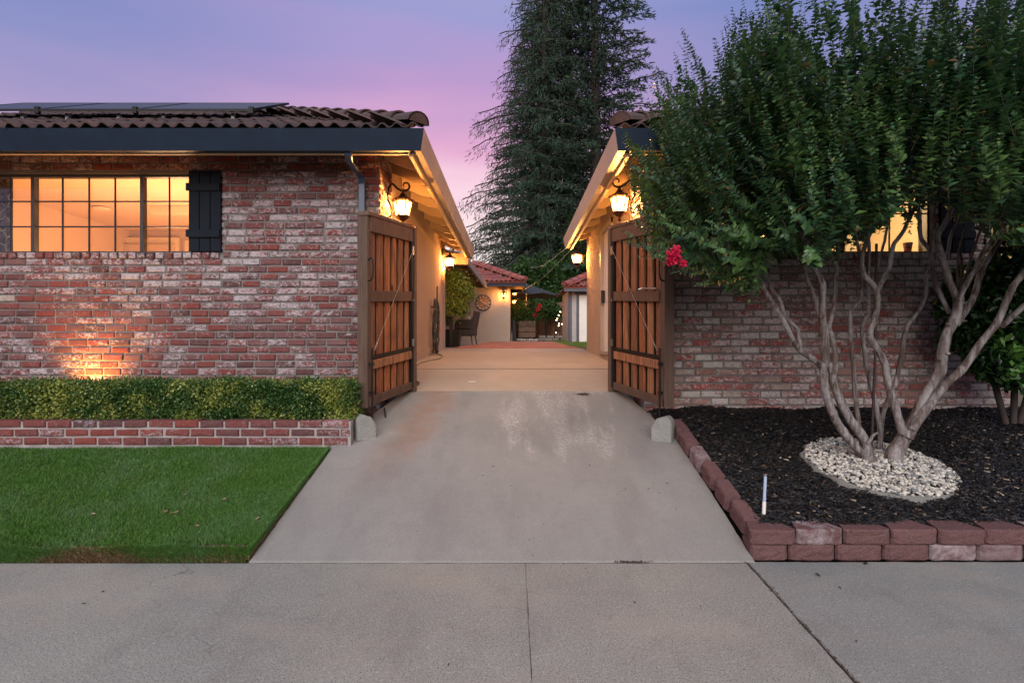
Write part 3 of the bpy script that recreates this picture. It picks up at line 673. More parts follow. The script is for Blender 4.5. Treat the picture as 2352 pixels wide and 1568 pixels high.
# downspout
mb = MB()
def rect_tube(mb, pts, wx, wy):
    pts = [Vector(p) for p in pts]
    for a, b in zip(pts, pts[1:]):
        c = [(a.x - wx, a.y - wy, a.z), (a.x + wx, a.y - wy, a.z), (a.x + wx, a.y + wy, a.z), (a.x - wx, a.y + wy, a.z), (b.x - wx, b.y - wy, b.z), (b.x + wx, b.y - wy, b.z), (b.x + wx, b.y + wy, b.z), (b.x - wx, b.y + wy, b.z)]
        mb.hexa(c)
rect_tube(mb, [P(832, 860, 5.93), P(832, 424, 5.93), P(832, 410, 5.90), P(803, 374, 5.60), P(801, 360, 5.50), P(801, 335, 5.46)], .033, .03)
bev(mb.build('downspout', M['navyblue'], house), .004, 1)

# ---- solar panels (things resting on the roof)
def solar(px0, px1, D0, lift, name_label, back=1.0):
    z0 = ZP(256, D0); x0, x1 = XP(px0, D0), XP(px1, D0); z1 = ZP(241, D0 + back)
    t = thing('solar_panel', name_label, 'solar panel', ((x0 + x1) / 2, D0, z0), group='solar panels on the tile roof'); th = .028
    f = MB()
    def slabq(xa, xb, ta, tb, za, zb):
        f.hexa([(xa, D0 + back * ta, z0 + (z1 - z0) * ta + za), (xb, D0 + back * ta, z0 + (z1 - z0) * ta + za), (xb, D0 + back * tb, z0 + (z1 - z0) * tb + za), (xa, D0 + back * tb, z0 + (z1 - z0) * tb + za),
                (xa, D0 + back * ta, z0 + (z1 - z0) * ta + zb), (xb, D0 + back * ta, z0 + (z1 - z0) * ta + zb), (xb, D0 + back * tb, z0 + (z1 - z0) * tb + zb), (xa, D0 + back * tb, z0 + (z1 - z0) * tb + zb)])
    slabq(x0, x1, 0, .03, 0, th); slabq(x0, x1, .97, 1, 0, th); slabq(x0, x0 + .03, .03, .97, 0, th); slabq(x1 - .03, x1, .03, .97, 0, th); f.build('panel_frame', M['iron'], t)
    f = MB(); slabq(x0 + .03, x1 - .03, .03, .97, .012, th - .004); f.build('panel_glass', M['solar'], t)
    for xx in (x0 + .25, x1 - .25):
        MB().box(xx - .018, xx + .018, D0 + .1, D0 + .14, z0 - lift + .01, z0 + .02).build('standoff', M['steel'], t)
    MB().box(x1 - .02, x1 + .03, D0 - .006, D0 + .03, z0 - .02, z0 + .055).build('clamp', M['iron'], t)
for a, b, l in ((-140, 83, 'leftmost dark solar panel in view on the tile roof'), (86, 308, 'dark solar panel in the middle of the row on the tile roof'), (311, 575, 'rightmost dark solar panel, nearest the hip of the tile roof')):
    solar(a, b, 6.3, .16, l, 1.09)

# ---- right house
RX = 1.397
hr = thing('brick_house', 'brick house with lit window behind the crape myrtle right of the gates', 'house', (4, 8, .6))
wr = (XP(1600, WY), XP(2140, WY), ZP(580, WY), ZP(400, WY))
bwr = wallslab(hr, RX + .004, XP(2338, WY) - .01, .3, 3.56, [wr], 'brick_wall', M['mortar'])
bm2 = brick_meshes(M['brick_dim'])
sillr = wr[2] - .066
br = courses(RX, XP(2338, WY), wr[2] - .066 - PZ * 23, 3.5, WY, [(wr[0] - .1, wr[1] + .45, sillr, wr[2] + .02), (wr[0], wr[1], wr[2], wr[3])], pri=lambda x, z: z + (0 if x < 5.2 else 1) + (9 if z < .66 else 0))
k = wr[0] - .08
while k < wr[1] + .42: br.append((Vector((k + .045, WY - .016, wr[2] - .034)), .088 * R.uniform(.92, 1.08), .062, 0, 0)); k += .104
lay([b for b in br], bm2, M['brick_dim'], bwr)
rt = MB().box(RX + .012, RX + .16, WY + .012, 6.64, .3, 3.56).build('brick_return', M['mortar'], hr)
lay(ret_bricks(RX - .002, WY, 6.65, sillr - PZ * 20, 3.5, -PI / 2), bm_, M['brick'], rt)
SX = RX + .05
mb = MB(); mb.box(SX, SX + .18, 6.64, 8.15, .3, 3.62); mb.box(SX, SX + .18, 9.22, 11.05, .3, 3.62); mb.box(SX, SX + .18, 8.15, 9.22, .3, 1.25); mb.box(SX, SX + .18, 8.15, 9.22, 3.24, 3.62)
mb.build('stucco_wall', M['stucco'], hr)
d = MB(); d.box(SX - .025, SX + .05, 8.15, 8.215, 1.25, 3.24); d.box(SX - .025, SX + .05, 9.14, 9.22, 1.25, 3.24); d.box(SX - .026, SX + .05, 8.15, 9.22, 3.17, 3.241); d.box(SX - .04, SX + .05, 8.13, 9.24, 1.22, 1.27)
dr = d.build('door', M['taupe'], hr)
MB().box(SX + .03, SX + .06, 8.215, 9.14, 1.27, 3.17).build('door_leaf', M['white'], dr)
MB().box(SX - .03, SX + .03, 9.02, 9.06, 2.05, 2.25).build('door_latch', M['iron'], dr)
mb = MB(); yy = [6.66, 8, 10.9, 11.03]
for a, b in zip(yy, yy[1:]):
    za, zb = max(zg(a) + .10, 1.06), max(zg(b) + .06, 1.2)
    mb.hexa([(SX - .016, a, .4), (SX, a, .4), (SX, b, .4), (SX - .016, b, .4), (SX - .016, a, za), (SX, a, za), (SX, b, zb), (SX - .016, b, zb)])
mb.build('stucco_skirt', M['stucco'], hr)
eaves(hr, 1, .975, RX + .05, 10.98, 6.3)
roof(hr, (1.04, 5.42, 3.455), 1, PITCH, 8, 6.2, tm, cm, M['tile'], caps=12, depth=10.9)
window(hr, wr[0] + .002, wr[1] - .002, wr[2], wr[3], [px6(1790), px6(1935)], [px6(1850), px6(2045)], [ZP(490, WY + .05)])
M['kitchen'] = plain('kitchen_wall_paint', (.78, .68, .50), .8, var=.08, ns=1.5, bump=0)
rm = room(hr, 1.75, 5.6, 9.0, 1.2, 3.5, None); rm.data.materials.clear(); rm.data.materials.append(M['kitchen'])
kb = MB(); kb.box(XP(1950, 8.9), XP(1966, 8.9), 8.86, 8.98, 1.3, 3.3); kb.box(XP(2040, 8.9), XP(2056, 8.9), 8.86, 8.98, 1.3, 3.3); kb.box(XP(1950, 8.9), XP(2056, 8.9), 8.87, 8.97, 3.2, 3.3); kb.box(XP(1950, 8.9), XP(2056, 8.9), 8.87, 8.97, ZP(560, 8.9), ZP(550, 8.9)); kb.build('inner_window_trim', M['white'], hr)
MB().box(XP(1800, 8.5), XP(1935, 8.5), 8.4, 8.98, ZP(520, 8.5), 3.5).build('kitchen_cabinet', M['trimroom'], hr)
lamp('kitchen_light', (3.8, 7.6, 3.1), 110, (1, .66, .34), .2, hr)
shutter(hr, XP(2160, 5.97), XP(2240, 5.97), ZP(579, 5.97), ZP(397, 5.97))
# pots standing on the window sill inside
def pot(px, py, D, r, h, mat, label, leaf=None):
    p = P(px, py, D); t = thing('flower_pot', label, 'flower pot', p)
    mb = MB(); mb.lathe([(0, 0), (r * .7, 0), (r, h), (r * .85, h), (.0, h * .9)], 14, p, sm=True); mb.build('pot', mat, t)
    if leaf: leaf(t, p + Vector((0, 0, h)))
# ------------------------------------------------------------------ foliage tools
def leaf_cloud(cs, dirs, nrm, ln, wd, fold=.25, curl=.0):
    """six-vertex pointed leaf: centre line 3 + sides; returns v,f arrays (4 tris + per leaf)"""
    n = len(cs); side = np.cross(dirs, nrm); side /= np.linalg.norm(side, axis=1)[:, None] + 1e-9; up = np.cross(side, dirs)
    L_ = ln[:, None]; Wd = wd[:, None]
    base = cs; mid = cs + dirs * L_ * .5 - up * (Wd * fold * .5); tip = cs + dirs * L_ - up * L_ * curl
    lf = cs + dirs * L_ * .45 + side * Wd * .5 + up * Wd * fold * .4 ; rt_ = cs + dirs * L_ * .45 - side * Wd * .5 + up * Wd * fold * .4
    v = np.stack([base, mid, tip, lf, rt_], 1).reshape(-1, 3); b = np.arange(n)[:, None] * 5
    f = np.concatenate([b + [[0, 3, 1]], b + [[3, 2, 1]], b + [[0, 1, 4]], b + [[1, 2, 4]]], 1).reshape(-1, 3)
    return v, f
def unit(a): return a / (np.linalg.norm(a, axis=1)[:, None] + 1e-9)
def blob_leaves(name, parent, mat, pts, ln, wd, outward=None, upw=.3):
    n = len(pts); d = unit(NR.normal(size=(n, 3)) + (outward if outward is not None else 0) + np.array([0, 0, -upw * .3])); nr_ = unit(NR.normal(size=(n, 3)) * .6 + np.array([0, -.3, 1]))
    v, f = leaf_cloud(pts, d, nr_, NR.uniform(ln * .7, ln * 1.2, n), NR.uniform(wd * .8, wd * 1.2, n)); return link(name, mesh_np(name, v, f, mat), parent, 'stuff')
def sillplant(t, p):
    pts = np.array(p) + NR.normal(size=(160, 3)) * [.07, .05, .06] + [0, 0, .08]; blob_leaves('leaves', t, M['bush'], pts, .06, .02)
    pts = np.array(p) + NR.normal(size=(60, 3)) * [.05, .04, .05] + [0, 0, .16]; blob_leaves('petals', t, M['petal'], pts, .04, .03)
pot(1855, 578, 6.3, .09, .10, M['red'], 'red pot with flowering plant on the sill of the right house window', sillplant)
pot(2085, 578, 6.3, .05, .10, M['tile_red'], 'small amber jar on the sill near the navy shutter')

# ------------------------------------------------------------------ planter wall + hedges
PY = 5.12
pl = thing('planter_wall', 'low three course brick planter wall between hedge and lawn', 'planter wall', (-3.5, PY, .4))
lo = MB().box(-7.6, -1.50, PY + .008, PY + .10, .2, .672).build('mortar_core', M['mortar_pale'], pl)
bm3 = brick_meshes(M['brick_planter'], 10)
pb = []
for row in range(3):
    x = -7.5 + (.108 if row % 2 else 0); z = .683 - PZ * (row + 1)
    while x < -1.50:
        L_ = .232 * R.uniform(.96, 1.03); q = min(x + L_, -1.5)
        if q - x > .05: pb.append((Vector(((x + q) / 2, PY + R.uniform(-.004, .004), z + PZ / 2 + .004)), q - x - .014, .067, 0, row))
        x += L_
lay(pb, bm3, M['brick_planter'], lo)
for b in lo.children: b.scale.y = 2.0
struct(MB().box(-7.6, -1.52, PY + .1, 6.004, .2, .655).build('planting_bed', M['soil']))
struct(MB().hexa([(-1.75, 5.15, .2), (-1.55, 5.15, .2), (-1.30, 6.0, .2), (-1.52, 6.0, .2), (-1.75, 5.15, .47), (-1.55, 5.15, .40), (-1.30, 6.03, .62), (-1.52, 6.03, .72)]).build('bare_soil', M['dirt']))
def hedge(name, label, x0, x1, y0, y1, z0, z1, n, seed):
    rs = np.random.RandomState(seed); t = thing(name, label, 'hedge', ((x0 + x1) / 2, (y0 + y1) / 2, z0), group='clipped hedges along the brick wall')
    def wob(x, k): return .018 * np.sin(x * 7 + k) + .012 * np.sin(x * 17 + k * 2)
    # points on faces: front, top, ends, slight depth
    A = [(x1 - x0) * (z1 - z0), (x1 - x0) * (y1 - y0), .6 * (z1 - z0) * (y1 - y0) * 2]; ks = rs.choice(3, n, p=np.array(A) / sum(A)); u, w, dpt = rs.rand(n), rs.rand(n), rs.rand(n) ** 1.6 * .09
    X = x0 + (x1 - x0) * u; p = np.zeros((n, 3)); o = np.zeros((n, 3))
    f = ks == 0; p[f] = np.stack([X, y0 + dpt + wob(X, 0), z0 + (z1 - z0) * w], 1)[f]; o[f] = (0, -1, .3)
    f = ks == 1; p[f] = np.stack([X, y0 + (y1 - y0) * w, z1 - dpt + wob(X, 2) * .6], 1)[f]; o[f] = (0, -.2, 1)
    f = ks == 2; e = rs.rand(n) < .5; p[f] = np.stack([np.where(e, x0 + dpt, x1 - dpt), y0 + (y1 - y0) * u, z0 + (z1 - z0) * w], 1)[f]; o[f] = np.stack([np.where(e, -1, 1), 0 * u, .3 + 0 * u], 1)[f]
    # rounded arris
    ex = np.clip((p[:, 2] - (z1 - .05)) / .05, 0, 1); p[:, 1] += np.where(ks == 0, ex ** 2 * .04, 0)
    p += rs.normal(size=p.shape) * .014 + o * (rs.rand(n)[:, None] ** 6) * .05
    d = unit(rs.normal(size=(n, 3)) * .75 + o * .8); nr_ = unit(rs.normal(size=(n, 3)) * .7 + o + [0, 0, .5]); v, fc = leaf_cloud(p, d, nr_, rs.uniform(.016, .032, n), rs.uniform(.012, .021, n))
    link('leaves', mesh_np('leaves', v, fc, M['hedge']), t, 'stuff')
    MB().box(x0 + .07, x1 - .07, y0 + .08, y1 - .02, z0, z1 - .08).build('branches', M['soil'], t)  # solid dark box added as the hedge's inner core
hedge('hedge', 'long clipped green and yellow hedge between wall and planter bricks', XP(90, 5.25), XP(812, 5.25), 5.22, 5.62, .665, 1.0, 62000, 3)
hedge('hedge', 'shorter clipped hedge at the left picture edge beside the wall glow', -7.4, XP(78, 5.25), 5.22, 5.62, .665, .995, 36000, 4)
# garden spotlight hidden behind the hedge
gl = thing('garden_spotlight', 'small bronze uplight between the hedges and the brick wall', 'spotlight', (XP(150, 5.72), 5.72, .66))
gp = Vector((XP(165, 5.74), 5.74, .80)); MB().tube([gp + Vector((0, 0, -.16)), gp + Vector((0, 0, -.05))], .01).build('stake', M['bronze'], gl)
MB().tube([gp + Vector((-.0, -.03, -.05)), gp + Vector((0, .02, .03))], [.028, .035], 12, False).build('housing', M['bronze'], gl)
mb = MB(); mb.lathe([(.0, -.018), (.013, -.012), (.018, 0), (.013, .012), (0, .018)], 10, gp + Vector((0, 0, .02)), sm=True); mb.build('bulb', M['bulb'], gl)
sp = bpy.data.lights.new('spot_beam', 'SPOT'); sp.energy = 85; sp.color = (1, .42, .10); sp.spot_size = math.radians(112); sp.spot_blend = .9; sp.shadow_soft_size = .02
so_ = bpy.data.objects.new('spot_beam', sp); COL.objects.link(so_); so_.location = gp + Vector((.02, -.05, .07)); so_.rotation_euler = (math.radians(180 - 34), 0, math.radians(-10)); setp(so_, gl)
lamp('spill', gp + Vector((-.12, -.06, .0)), 1.2, (1, .33, .06), .02, gl)

# ------------------------------------------------------------------ lawn
def xlawn(y): return -1.70 - .0 * y
gy = np.linspace(3.545, PY, 30); gx = np.linspace(-7.6, -1.705, 60)
v = [(x, y, zl(y) - .03 + .008 * math.sin(x * 3 + y * 2) - (.075 if y < 3.56 else 0)) for y in gy for x in gx]
f = [(j * 60 + i, j * 60 + i + 1, (j + 1) * 60 + i + 1, (j + 1) * 60 + i) for j in range(29) for i in range(59)]
mb = MB(); mb.add(v, f, True); mb.hexa([(-7.6, 3.545, -.2), (-1.705, 3.545, -.2), (-1.705, PY, -.2), (-7.6, PY, -.2), (-7.6, 3.545, .03), (-1.705, 3.545, .03), (-1.705, PY, .41), (-7.6, PY, .41)])
lawnb = struct(mb.build('lawn', M['soil']))
def blades(n, x, y, z, ln, wd, lean=.55, flow=(0, 0), mat=None, name='grass'):
    a = NR.rand(n) * 2 * PI; d = np.stack([np.cos(a) * NR.rand(n) * lean + flow[0], np.sin(a) * NR.rand(n) * lean + flow[1], np.ones(n)], 1); d = unit(d)
    b = NR.rand(n) * 2 * PI; s_ = np.stack([np.cos(b), np.sin(b), 0 * b], 1); p = np.stack([x, y, z], 1); L_ = ln[:, None]
    m_ = p + d * L_ * .6; tp = p + d * L_ + np.stack([d[:, 0], d[:, 1], -.4 * np.abs(d[:, 0])], 1) * L_ * .35
    v = np.stack([p - s_ * wd[:, None], p + s_ * wd[:, None], m_ + s_ * wd[:, None] * .8, m_ - s_ * wd[:, None] * .8, tp], 1).reshape(-1, 3); k = np.arange(n)[:, None] * 5
    f = np.concatenate([k + [[0, 1, 2]], k + [[0, 2, 3]], k + [[3, 2, 4]]], 1).reshape(-1, 3); return link(name, mesh_np(name, v, f, mat or M['grass']), None, 'stuff')
n = 270000; y = 3.56 + (PY - 3.57) * NR.rand(n); x = -1.715 - (NR.rand(n) ** 1.4) * 5.6
hgt = .030 + .010 * np.sin(x * 5 + 1.3 * np.sin(y * 6)) * np.sin(y * 8 + x) ; ln = np.clip(hgt * NR.uniform(.7, 1.3, n), .014, .05)
fl = (.35 * math.cos(2.4), .3)
o = blades(n, x, y, zl(y) - .028 + .008 * np.sin(x * 3 + y * 2) - (y < 3.62) * .02 * (1 + np.sin(x * 6)), ln, NR.uniform(.0013, .0026, n), .8, (.25, -.1)); tag(o, 'short mown green grass of the front lawn', 'grass')
n = 42000; x = -1.70 - NR.rand(n) * 3.4; q_ = NR.rand(n); top_ = .088 + .010 * np.sin(x * 5) + .006 * np.sin(x * 17)
patch = (np.sin(x * 2.1 + .6) + .5 * np.sin(x * 6.3) + NR.normal(size=n) * .35 + (.62 - q_) * 1.1) > 1.05
yy_ = 3.532 + .03 * q_ + NR.rand(n) * .012; zz_ = -.005 + q_ * top_
for m_, mt_, lb_, nm_ in ((~patch, M['grass'], 'green grass hanging over the front edge of the lawn', 'grass_edge'), (patch, M['thatch'], 'dry brown thatch patches along the front lawn edge', 'thatch_edge')):
    k_ = int(m_.sum()); o = blades(k_, x[m_], yy_[m_], zz_[m_], NR.uniform(.014, .034, k_), NR.uniform(.0012, .0022, k_), 1.1, (0, -.45), mt_, nm_); tag(o, lb_, 'grass')
n = 16000; y = 3.545 + 1.56 * NR.rand(n); q_ = NR.rand(n); o = blades(n, -1.706 + NR.rand(n) * .02, y, zl(y) - .06 + .05 * q_, NR.uniform(.012, .03, n), NR.uniform(.0012, .002, n), 1.1, (.25, 0), M['grass'], 'grass_edge'); tag(o, 'grass fringe leaning over the driveway edge', 'grass')
n = 3500; y = 3.545 + 1.3 * NR.rand(n); o = blades(n, -1.700 + NR.rand(n) * .018, y, zl(y) - .09 + .05 * NR.rand(n), NR.uniform(.01, .025, n), NR.uniform(.0012, .002, n), 1.1, (.3, 0), M['thatch'], 'thatch_edge'); tag(o, 'dry brown thatch beside the driveway edge', 'grass')
def fallen(p, s_, mat, label, group, name='fallen_leaf', nr=(0, 0, 1)):
    a = R.uniform(0, 2 * PI); mb = MB(); u = Vector((math.cos(a), math.sin(a), R.uniform(-.2, .3))) * s_; w = Vector((-u.y, u.x, 0)) * .4; p = Vector(p)
    mb.add([p - u * .5, p - u * .1 + w + Vector((0, 0, s_ * .2)), p + u * .25 + w * .8 + Vector((0, 0, s_ * .15)), p + u * .6 + Vector((0, 0, s_ * .1)), p + u * .25 - w * .8 + Vector((0, 0, s_ * .2)), p - u * .1 - w, p + u * .1], [(0, 1, 6), (1, 2, 6), (2, 3, 6), (3, 4, 6), (4, 5, 6), (5, 0, 6)])
    tag(mb.build(name, mat), label, 'fallen leaf', group)
for px, py in ((200, 1112), (213, 1182), (398, 1180), (405, 1178), (425, 1137), (515, 1148), (452, 1209), (380, 1176), (592, 1192), (543, 1210), (555, 1085)):
    k = CZ; D = (CZ - .085 + 3.55 * .235) / ((py - VY) / F + .235); fallen((XP(px, D), D, zl(D) + .006), .035, M['chip'], 'small tan fallen leaf lying on the green lawn', 'fallen leaves on the lawn')

# ------------------------------------------------------------------ mulch bed
def zmul(x, y): return zm(y) + .012 * math.sin(x * 4.1 + y * 3) + .009 * math.sin(x * 9 - y * 7)
gx = np.linspace(1.45, 7.5, 90); gy = np.linspace(3.66, 6.04, 50)
def xb(y): return 1.64 - .02 * (y - 3.7)
v = [(max(x, xb(y) if y < 5.75 else 1.42), y, zmul(x, y) - .006) for y in gy for x in gx]; f = [(j * 90 + i, j * 90 + i + 1, (j + 1) * 90 + i + 1, (j + 1) * 90 + i) for j in range(49) for i in range(89)]
mb = MB(); mb.add(v, f, True); s = NT('mulch_base'); s.bump(s.noise(60, 5, .7, s.pos((1, 2.2, 1))), 1, .02); M['mulchbase'] = s.fin((.009, .008, .0085), .9)
struct(mb.build('mulch_bed', M['mulchbase']))
def chips(n, xs_, ys_, zfun, l0, l1, w0, w1, mat, name):
    a = NR.normal(size=n) * 1.1 + .3; ti = NR.normal(size=n) * .28; d = unit(np.stack([np.cos(a), np.sin(a), ti], 1)); nrm_ = unit(np.stack([NR.normal(size=n) * .4, NR.normal(size=n) * .4 - .2, np.ones(n)], 1))
    sd_ = unit(np.cross(d, nrm_)); up = np.cross(sd_, d); p = np.stack([xs_, ys_, zfun], 1); L_ = NR.uniform(l0, l1, n)[:, None] / 2; w_ = NR.uniform(w0, w1, n)[:, None] / 2; h = w_ * .7
    v = np.stack([p - d * L_ - sd_ * w_, p - d * L_ + sd_ * w_ * .6, p + d * L_ * .9 + sd_ * w_, p + d * L_ - sd_ * w_ * .5, p - d * L_ * .8 + up * h, p + d * L_ * .8 + up * h * 1.2], 1).reshape(-1, 3); k = np.arange(n)[:, None] * 6
    f = np.concatenate([k + [[0, 3, 5]], k + [[0, 5, 4]], k + [[1, 4, 5]], k + [[1, 5, 2]], k + [[0, 4, 1]], k + [[3, 2, 5]]], 1).reshape(-1, 3); return link(name, mesh_np(name, v, f, mat), None, 'stuff')
n = 46000; y = 3.68 + 2.32 * NR.rand(n); x = 1.50 + 4.3 * NR.rand(n) ** 1.1; keep = (x > xb(y) + .02) | (y > 5.8); keep &= ((x - 3.0) ** 2 + (y - 4.6) ** 2 > .5 ** 2); x, y = x[keep], y[keep]; n = len(x)
z = zm(y) + .012 * np.sin(x * 4.1 + y * 3) + .009 * np.sin(x * 9 - y * 7) + .004 + .01 * NR.rand(n)
o = chips(n, x, y, z, .02, .075, .006, .017, M['mulch'], 'bark_mulch'); tag(o, 'black shredded bark mulch around the crape myrtle', 'mulch')
n = 190; y = 3.8 + 2.1 * NR.rand(n); x = 1.75 + 3.2 * NR.rand(n); z = zm(y) + .025 + 0 * x
o = chips(n, x, y, z, .012, .045, .008, .018, M['chip'], 'dry_litter'); tag(o, 'pale dry leaf bits scattered on the black mulch', 'leaf litter')
# pebble disc
pc = Vector((3.0, 4.6))
pv = []; pf = []; ico = bmesh.new(); bmesh.ops.create_icosphere(ico, subdivisions=1, radius=1); iv = np.array([v.co[:] for v in ico.verts]); iff = np.array([[v.index for v in f.verts] for f in ico.faces]); ico.free()
n = 3300; rr = .535 * np.sqrt(NR.rand(n)); aa = NR.rand(n) * 2 * PI; xx = pc.x + rr * np.cos(aa); yy = pc.y + rr * np.sin(aa)
sz = NR.uniform(.007, .018, n); rot = [Matrix.Rotation(NR.rand() * 6, 3, 'Z') @ Matrix.Rotation(NR.rand() * 1.2 - .6, 3, 'X') for _ in range(n)]
for i in range(n):
    s_ = np.array([1.25, .95, .7]) * sz[i] * NR.uniform(.8, 1.2, 3); q = (iv * s_) @ np.array(rot[i]).T + [xx[i], yy[i], zm(yy[i]) + .022 + .035 * (1 - (rr[i] / .51) ** 2) + NR.uniform(-.006, .014)]; pv.append(q); pf.append(iff + len(iv) * i)
o = link('pebbles', mesh_np('pebbles', np.concatenate(pv), np.concatenate(pf), M['pebble'], True), None, 'stuff'); tag(o, 'white and grey pebbles ringing the base of the crape myrtle', 'pebbles')
struct(MB().lathe([(0, .03), (.3, .03), (.5, .015), (.54, -.04)], 40, (pc.x, pc.y, zm(pc.y)), sm=True).build('gravel_bed', M['mulchbase'])); g = bpy.data.objects['gravel_bed']
for v in g.data.vertices: v.co.z += (v.co.y - pc.y) * .227
mb = MB(); N_ = 64; prof = [(-.02, -.03), (-.018, .015), (0, .026), (.018, .014), (.028, -.03)]; vs = []
for i in range(N_):
    a = 2 * PI * i / N_; rb_ = .54 + .014 * math.sin(a * 14) + .01 * math.sin(a * 5)
    for (dr_, dz) in prof: r_ = rb_ + dr_; yq = pc.y + r_ * math.sin(a); vs.append((pc.x + r_ * math.cos(a), yq, zm(yq) + dz + .006 * math.sin(a * 14)))
fs = [(i * 5 + k, ((i + 1) % N_) * 5 + k, ((i + 1) % N_) * 5 + k + 1, i * 5 + k + 1) for i in range(N_) for k in range(4)]
mb.add(vs, fs, True); tag(mb.build('cement_ring', M['cement']), 'scalloped grey cement edging ring around the white pebbles', 'edging')

# ------------------------------------------------------------------ block retaining wall
rw = thing('retaining_wall', 'front edging wall of red split face blocks along the sidewalk', 'retaining wall', (3, 3.6, 0))
def rough_block(mbname, x0, x1, y0, y1, z0, z1, taper, seed, mat=M['block'], parent=None):
    r = random.Random(seed); bm = bmesh.new(); N = 7
    # front face is split: grid with noise
    def X(u, d): return (x0 + (x1 - x0) * u) * 1 + (x0 + x1) / 2 * 0
    pts = {}
    for k, (yy_, ins) in enumerate(((y0 + .022, 0), (y0, .022), )): pass
    vs = []; w = x1 - x0; h = z1 - z0
    cols = [0, .03, .12, .3, .5, .7, .88, .97, 1]; rows_ = [0, .1, .35, .62, .88, 1]
    grid = [[None] * len(cols) for _ in rows_]
    for i, rz_ in enumerate(rows_):
        for j, cx_ in enumerate(cols):
            edge = min(cx_, 1 - cx_); dy = .028 * (1 - min(1, edge / .1)) ** 2 + (.008 if i in (0, len(rows_) - 1) else 0); jj = .004 if 0 < i < len(rows_) - 1 and 0 < j < len(cols) - 1 else .0015
            grid[i][j] = bm.verts.new((x0 + w * cx_ + r.uniform(-.002, .002), y0 + dy + r.uniform(-jj, jj), z0 + h * rz_ + r.uniform(-.002, .002)))
    for i in range(len(rows_) - 1):
        for j in range(len(cols) - 1): bm.faces.new((grid[i][j], grid[i][j + 1], grid[i + 1][j + 1], grid[i + 1][j]))
    bk = [bm.verts.new((x0 + taper, y1, z0)), bm.verts.new((x1 - taper, y1, z0)), bm.verts.new((x1 - taper, y1, z1)), bm.verts.new((x0 + taper, y1, z1))]
    bm.faces.new([*grid[-1], bk[2], bk[3]]); bm.faces.new([*grid[0][::-1], bk[0], bk[1]]); bm.faces.new((bk[1], bk[0], bk[3], bk[2]))
    bm.faces.new([g[0] for g in grid][::-1] + [bk[0], bk[3]][0:0] + [bk[0], bk[3]]); bm.faces.new([g[-1] for g in grid] + [bk[2], bk[1]])
    bmesh.ops.recalc_face_normals(bm, faces=bm.faces); me = bpy.data.meshes.new(mbname); bm.to_mesh(me); bm.free(); me.materials.append(mat); return link(mbname, me, parent)
D0 = 3.575; bx0 = XP(1724, D0); bl = .3048
for i in range(15):
    a = bx0 + i * bl; rough_block('block', a + .004, a + bl - .005, D0 + R.uniform(-.006, .006), D0 + .20, .094, .190 + R.uniform(-.002, .003), .05, i, parent=rw)
    b = bx0 + .10 + (i - .5) * bl if i else bx0
    rough_block('block', (bx0 + .01) if i == 0 else b + .004, bx0 + .10 + (i + .5) * bl - .005, D0 + .004, D0 + .20, -.01, .091, .02, 40 + i, parent=rw)
re_ = thing('retaining_wall', 'side edging of six red blocks stepping up beside the driveway', 'retaining wall', (1.6, 4.8, .2))
tops = [3.79, 4.073, 4.356, 4.639, 4.922, 5.205, 5.488]
for i, (a, b) in enumerate(zip(tops, tops[1:])):
    o = rough_block('block', 0, .279, 0, .108, 0, .125, .008, 80 + i, parent=None)
    o.parent = re_; xa = 1.562 - .008 * i
    ang = math.atan2(b - a, -.012)
    
    o.matrix_parent_inverse = W[re_].inverted()
    o.matrix_basis = Matrix.Translation((xa, b - .004, zg(b) - .01)) @ Matrix.Rotation(-PI / 2 + R.uniform(-.04, .04), 4, 'Z') @ Matrix.Rotation(math.atan(.235) + R.uniform(-.015, .015), 4, 'Y')
# two kerb stones
def kerbstone(x, y, rz, label, fl):
    o = MB(); w, h, d = .115, .235, .17; pr = [(-w, 0), (w, 0), (w * 1.02, h * .58), (w * .45, h * .94), (-w * .55, h * 1.08), (-w * .98, h * .86)]
    if fl: pr = [(-a, b) for a, b in pr][::-1]
    n = len(pr); o.add([(a * .82 * (1 + .05 * math.sin(b * 40)), -d / 2 - .01 * math.cos(a * 30), b) for a, b in pr] + [(a * .82, d / 2, b * .97) for a, b in pr], [tuple(range(n)), tuple(range(2 * n - 1, n - 1, -1))] + [(i, i + n, (i + 1) % n + n, (i + 1) % n) for i in range(n)])
    ob = o.build('gate_stop_block', M['stone']); bm = bmesh.new(); bm.from_mesh(ob.data); bmesh.ops.recalc_face_normals(bm, faces=bm.faces); bmesh.ops.bevel(bm, geom=bm.edges[:], offset=.008, segments=2, affect='EDGES'); bm.to_mesh(ob.data); bm.free()
    ob.location = (x, y, zg(y) - .02); ob.rotation_euler = (.0, 0, rz); tag(ob, label, 'stone block')
kerbstone(XP(836, 5.3), 5.32, .55, 'grey chamfered stone block on the driveway edge by the planter bricks', False)
kerbstone(XP(1521, 5.3), 5.28, -.5, 'grey chamfered stone block on the driveway edge by the red edging', True)

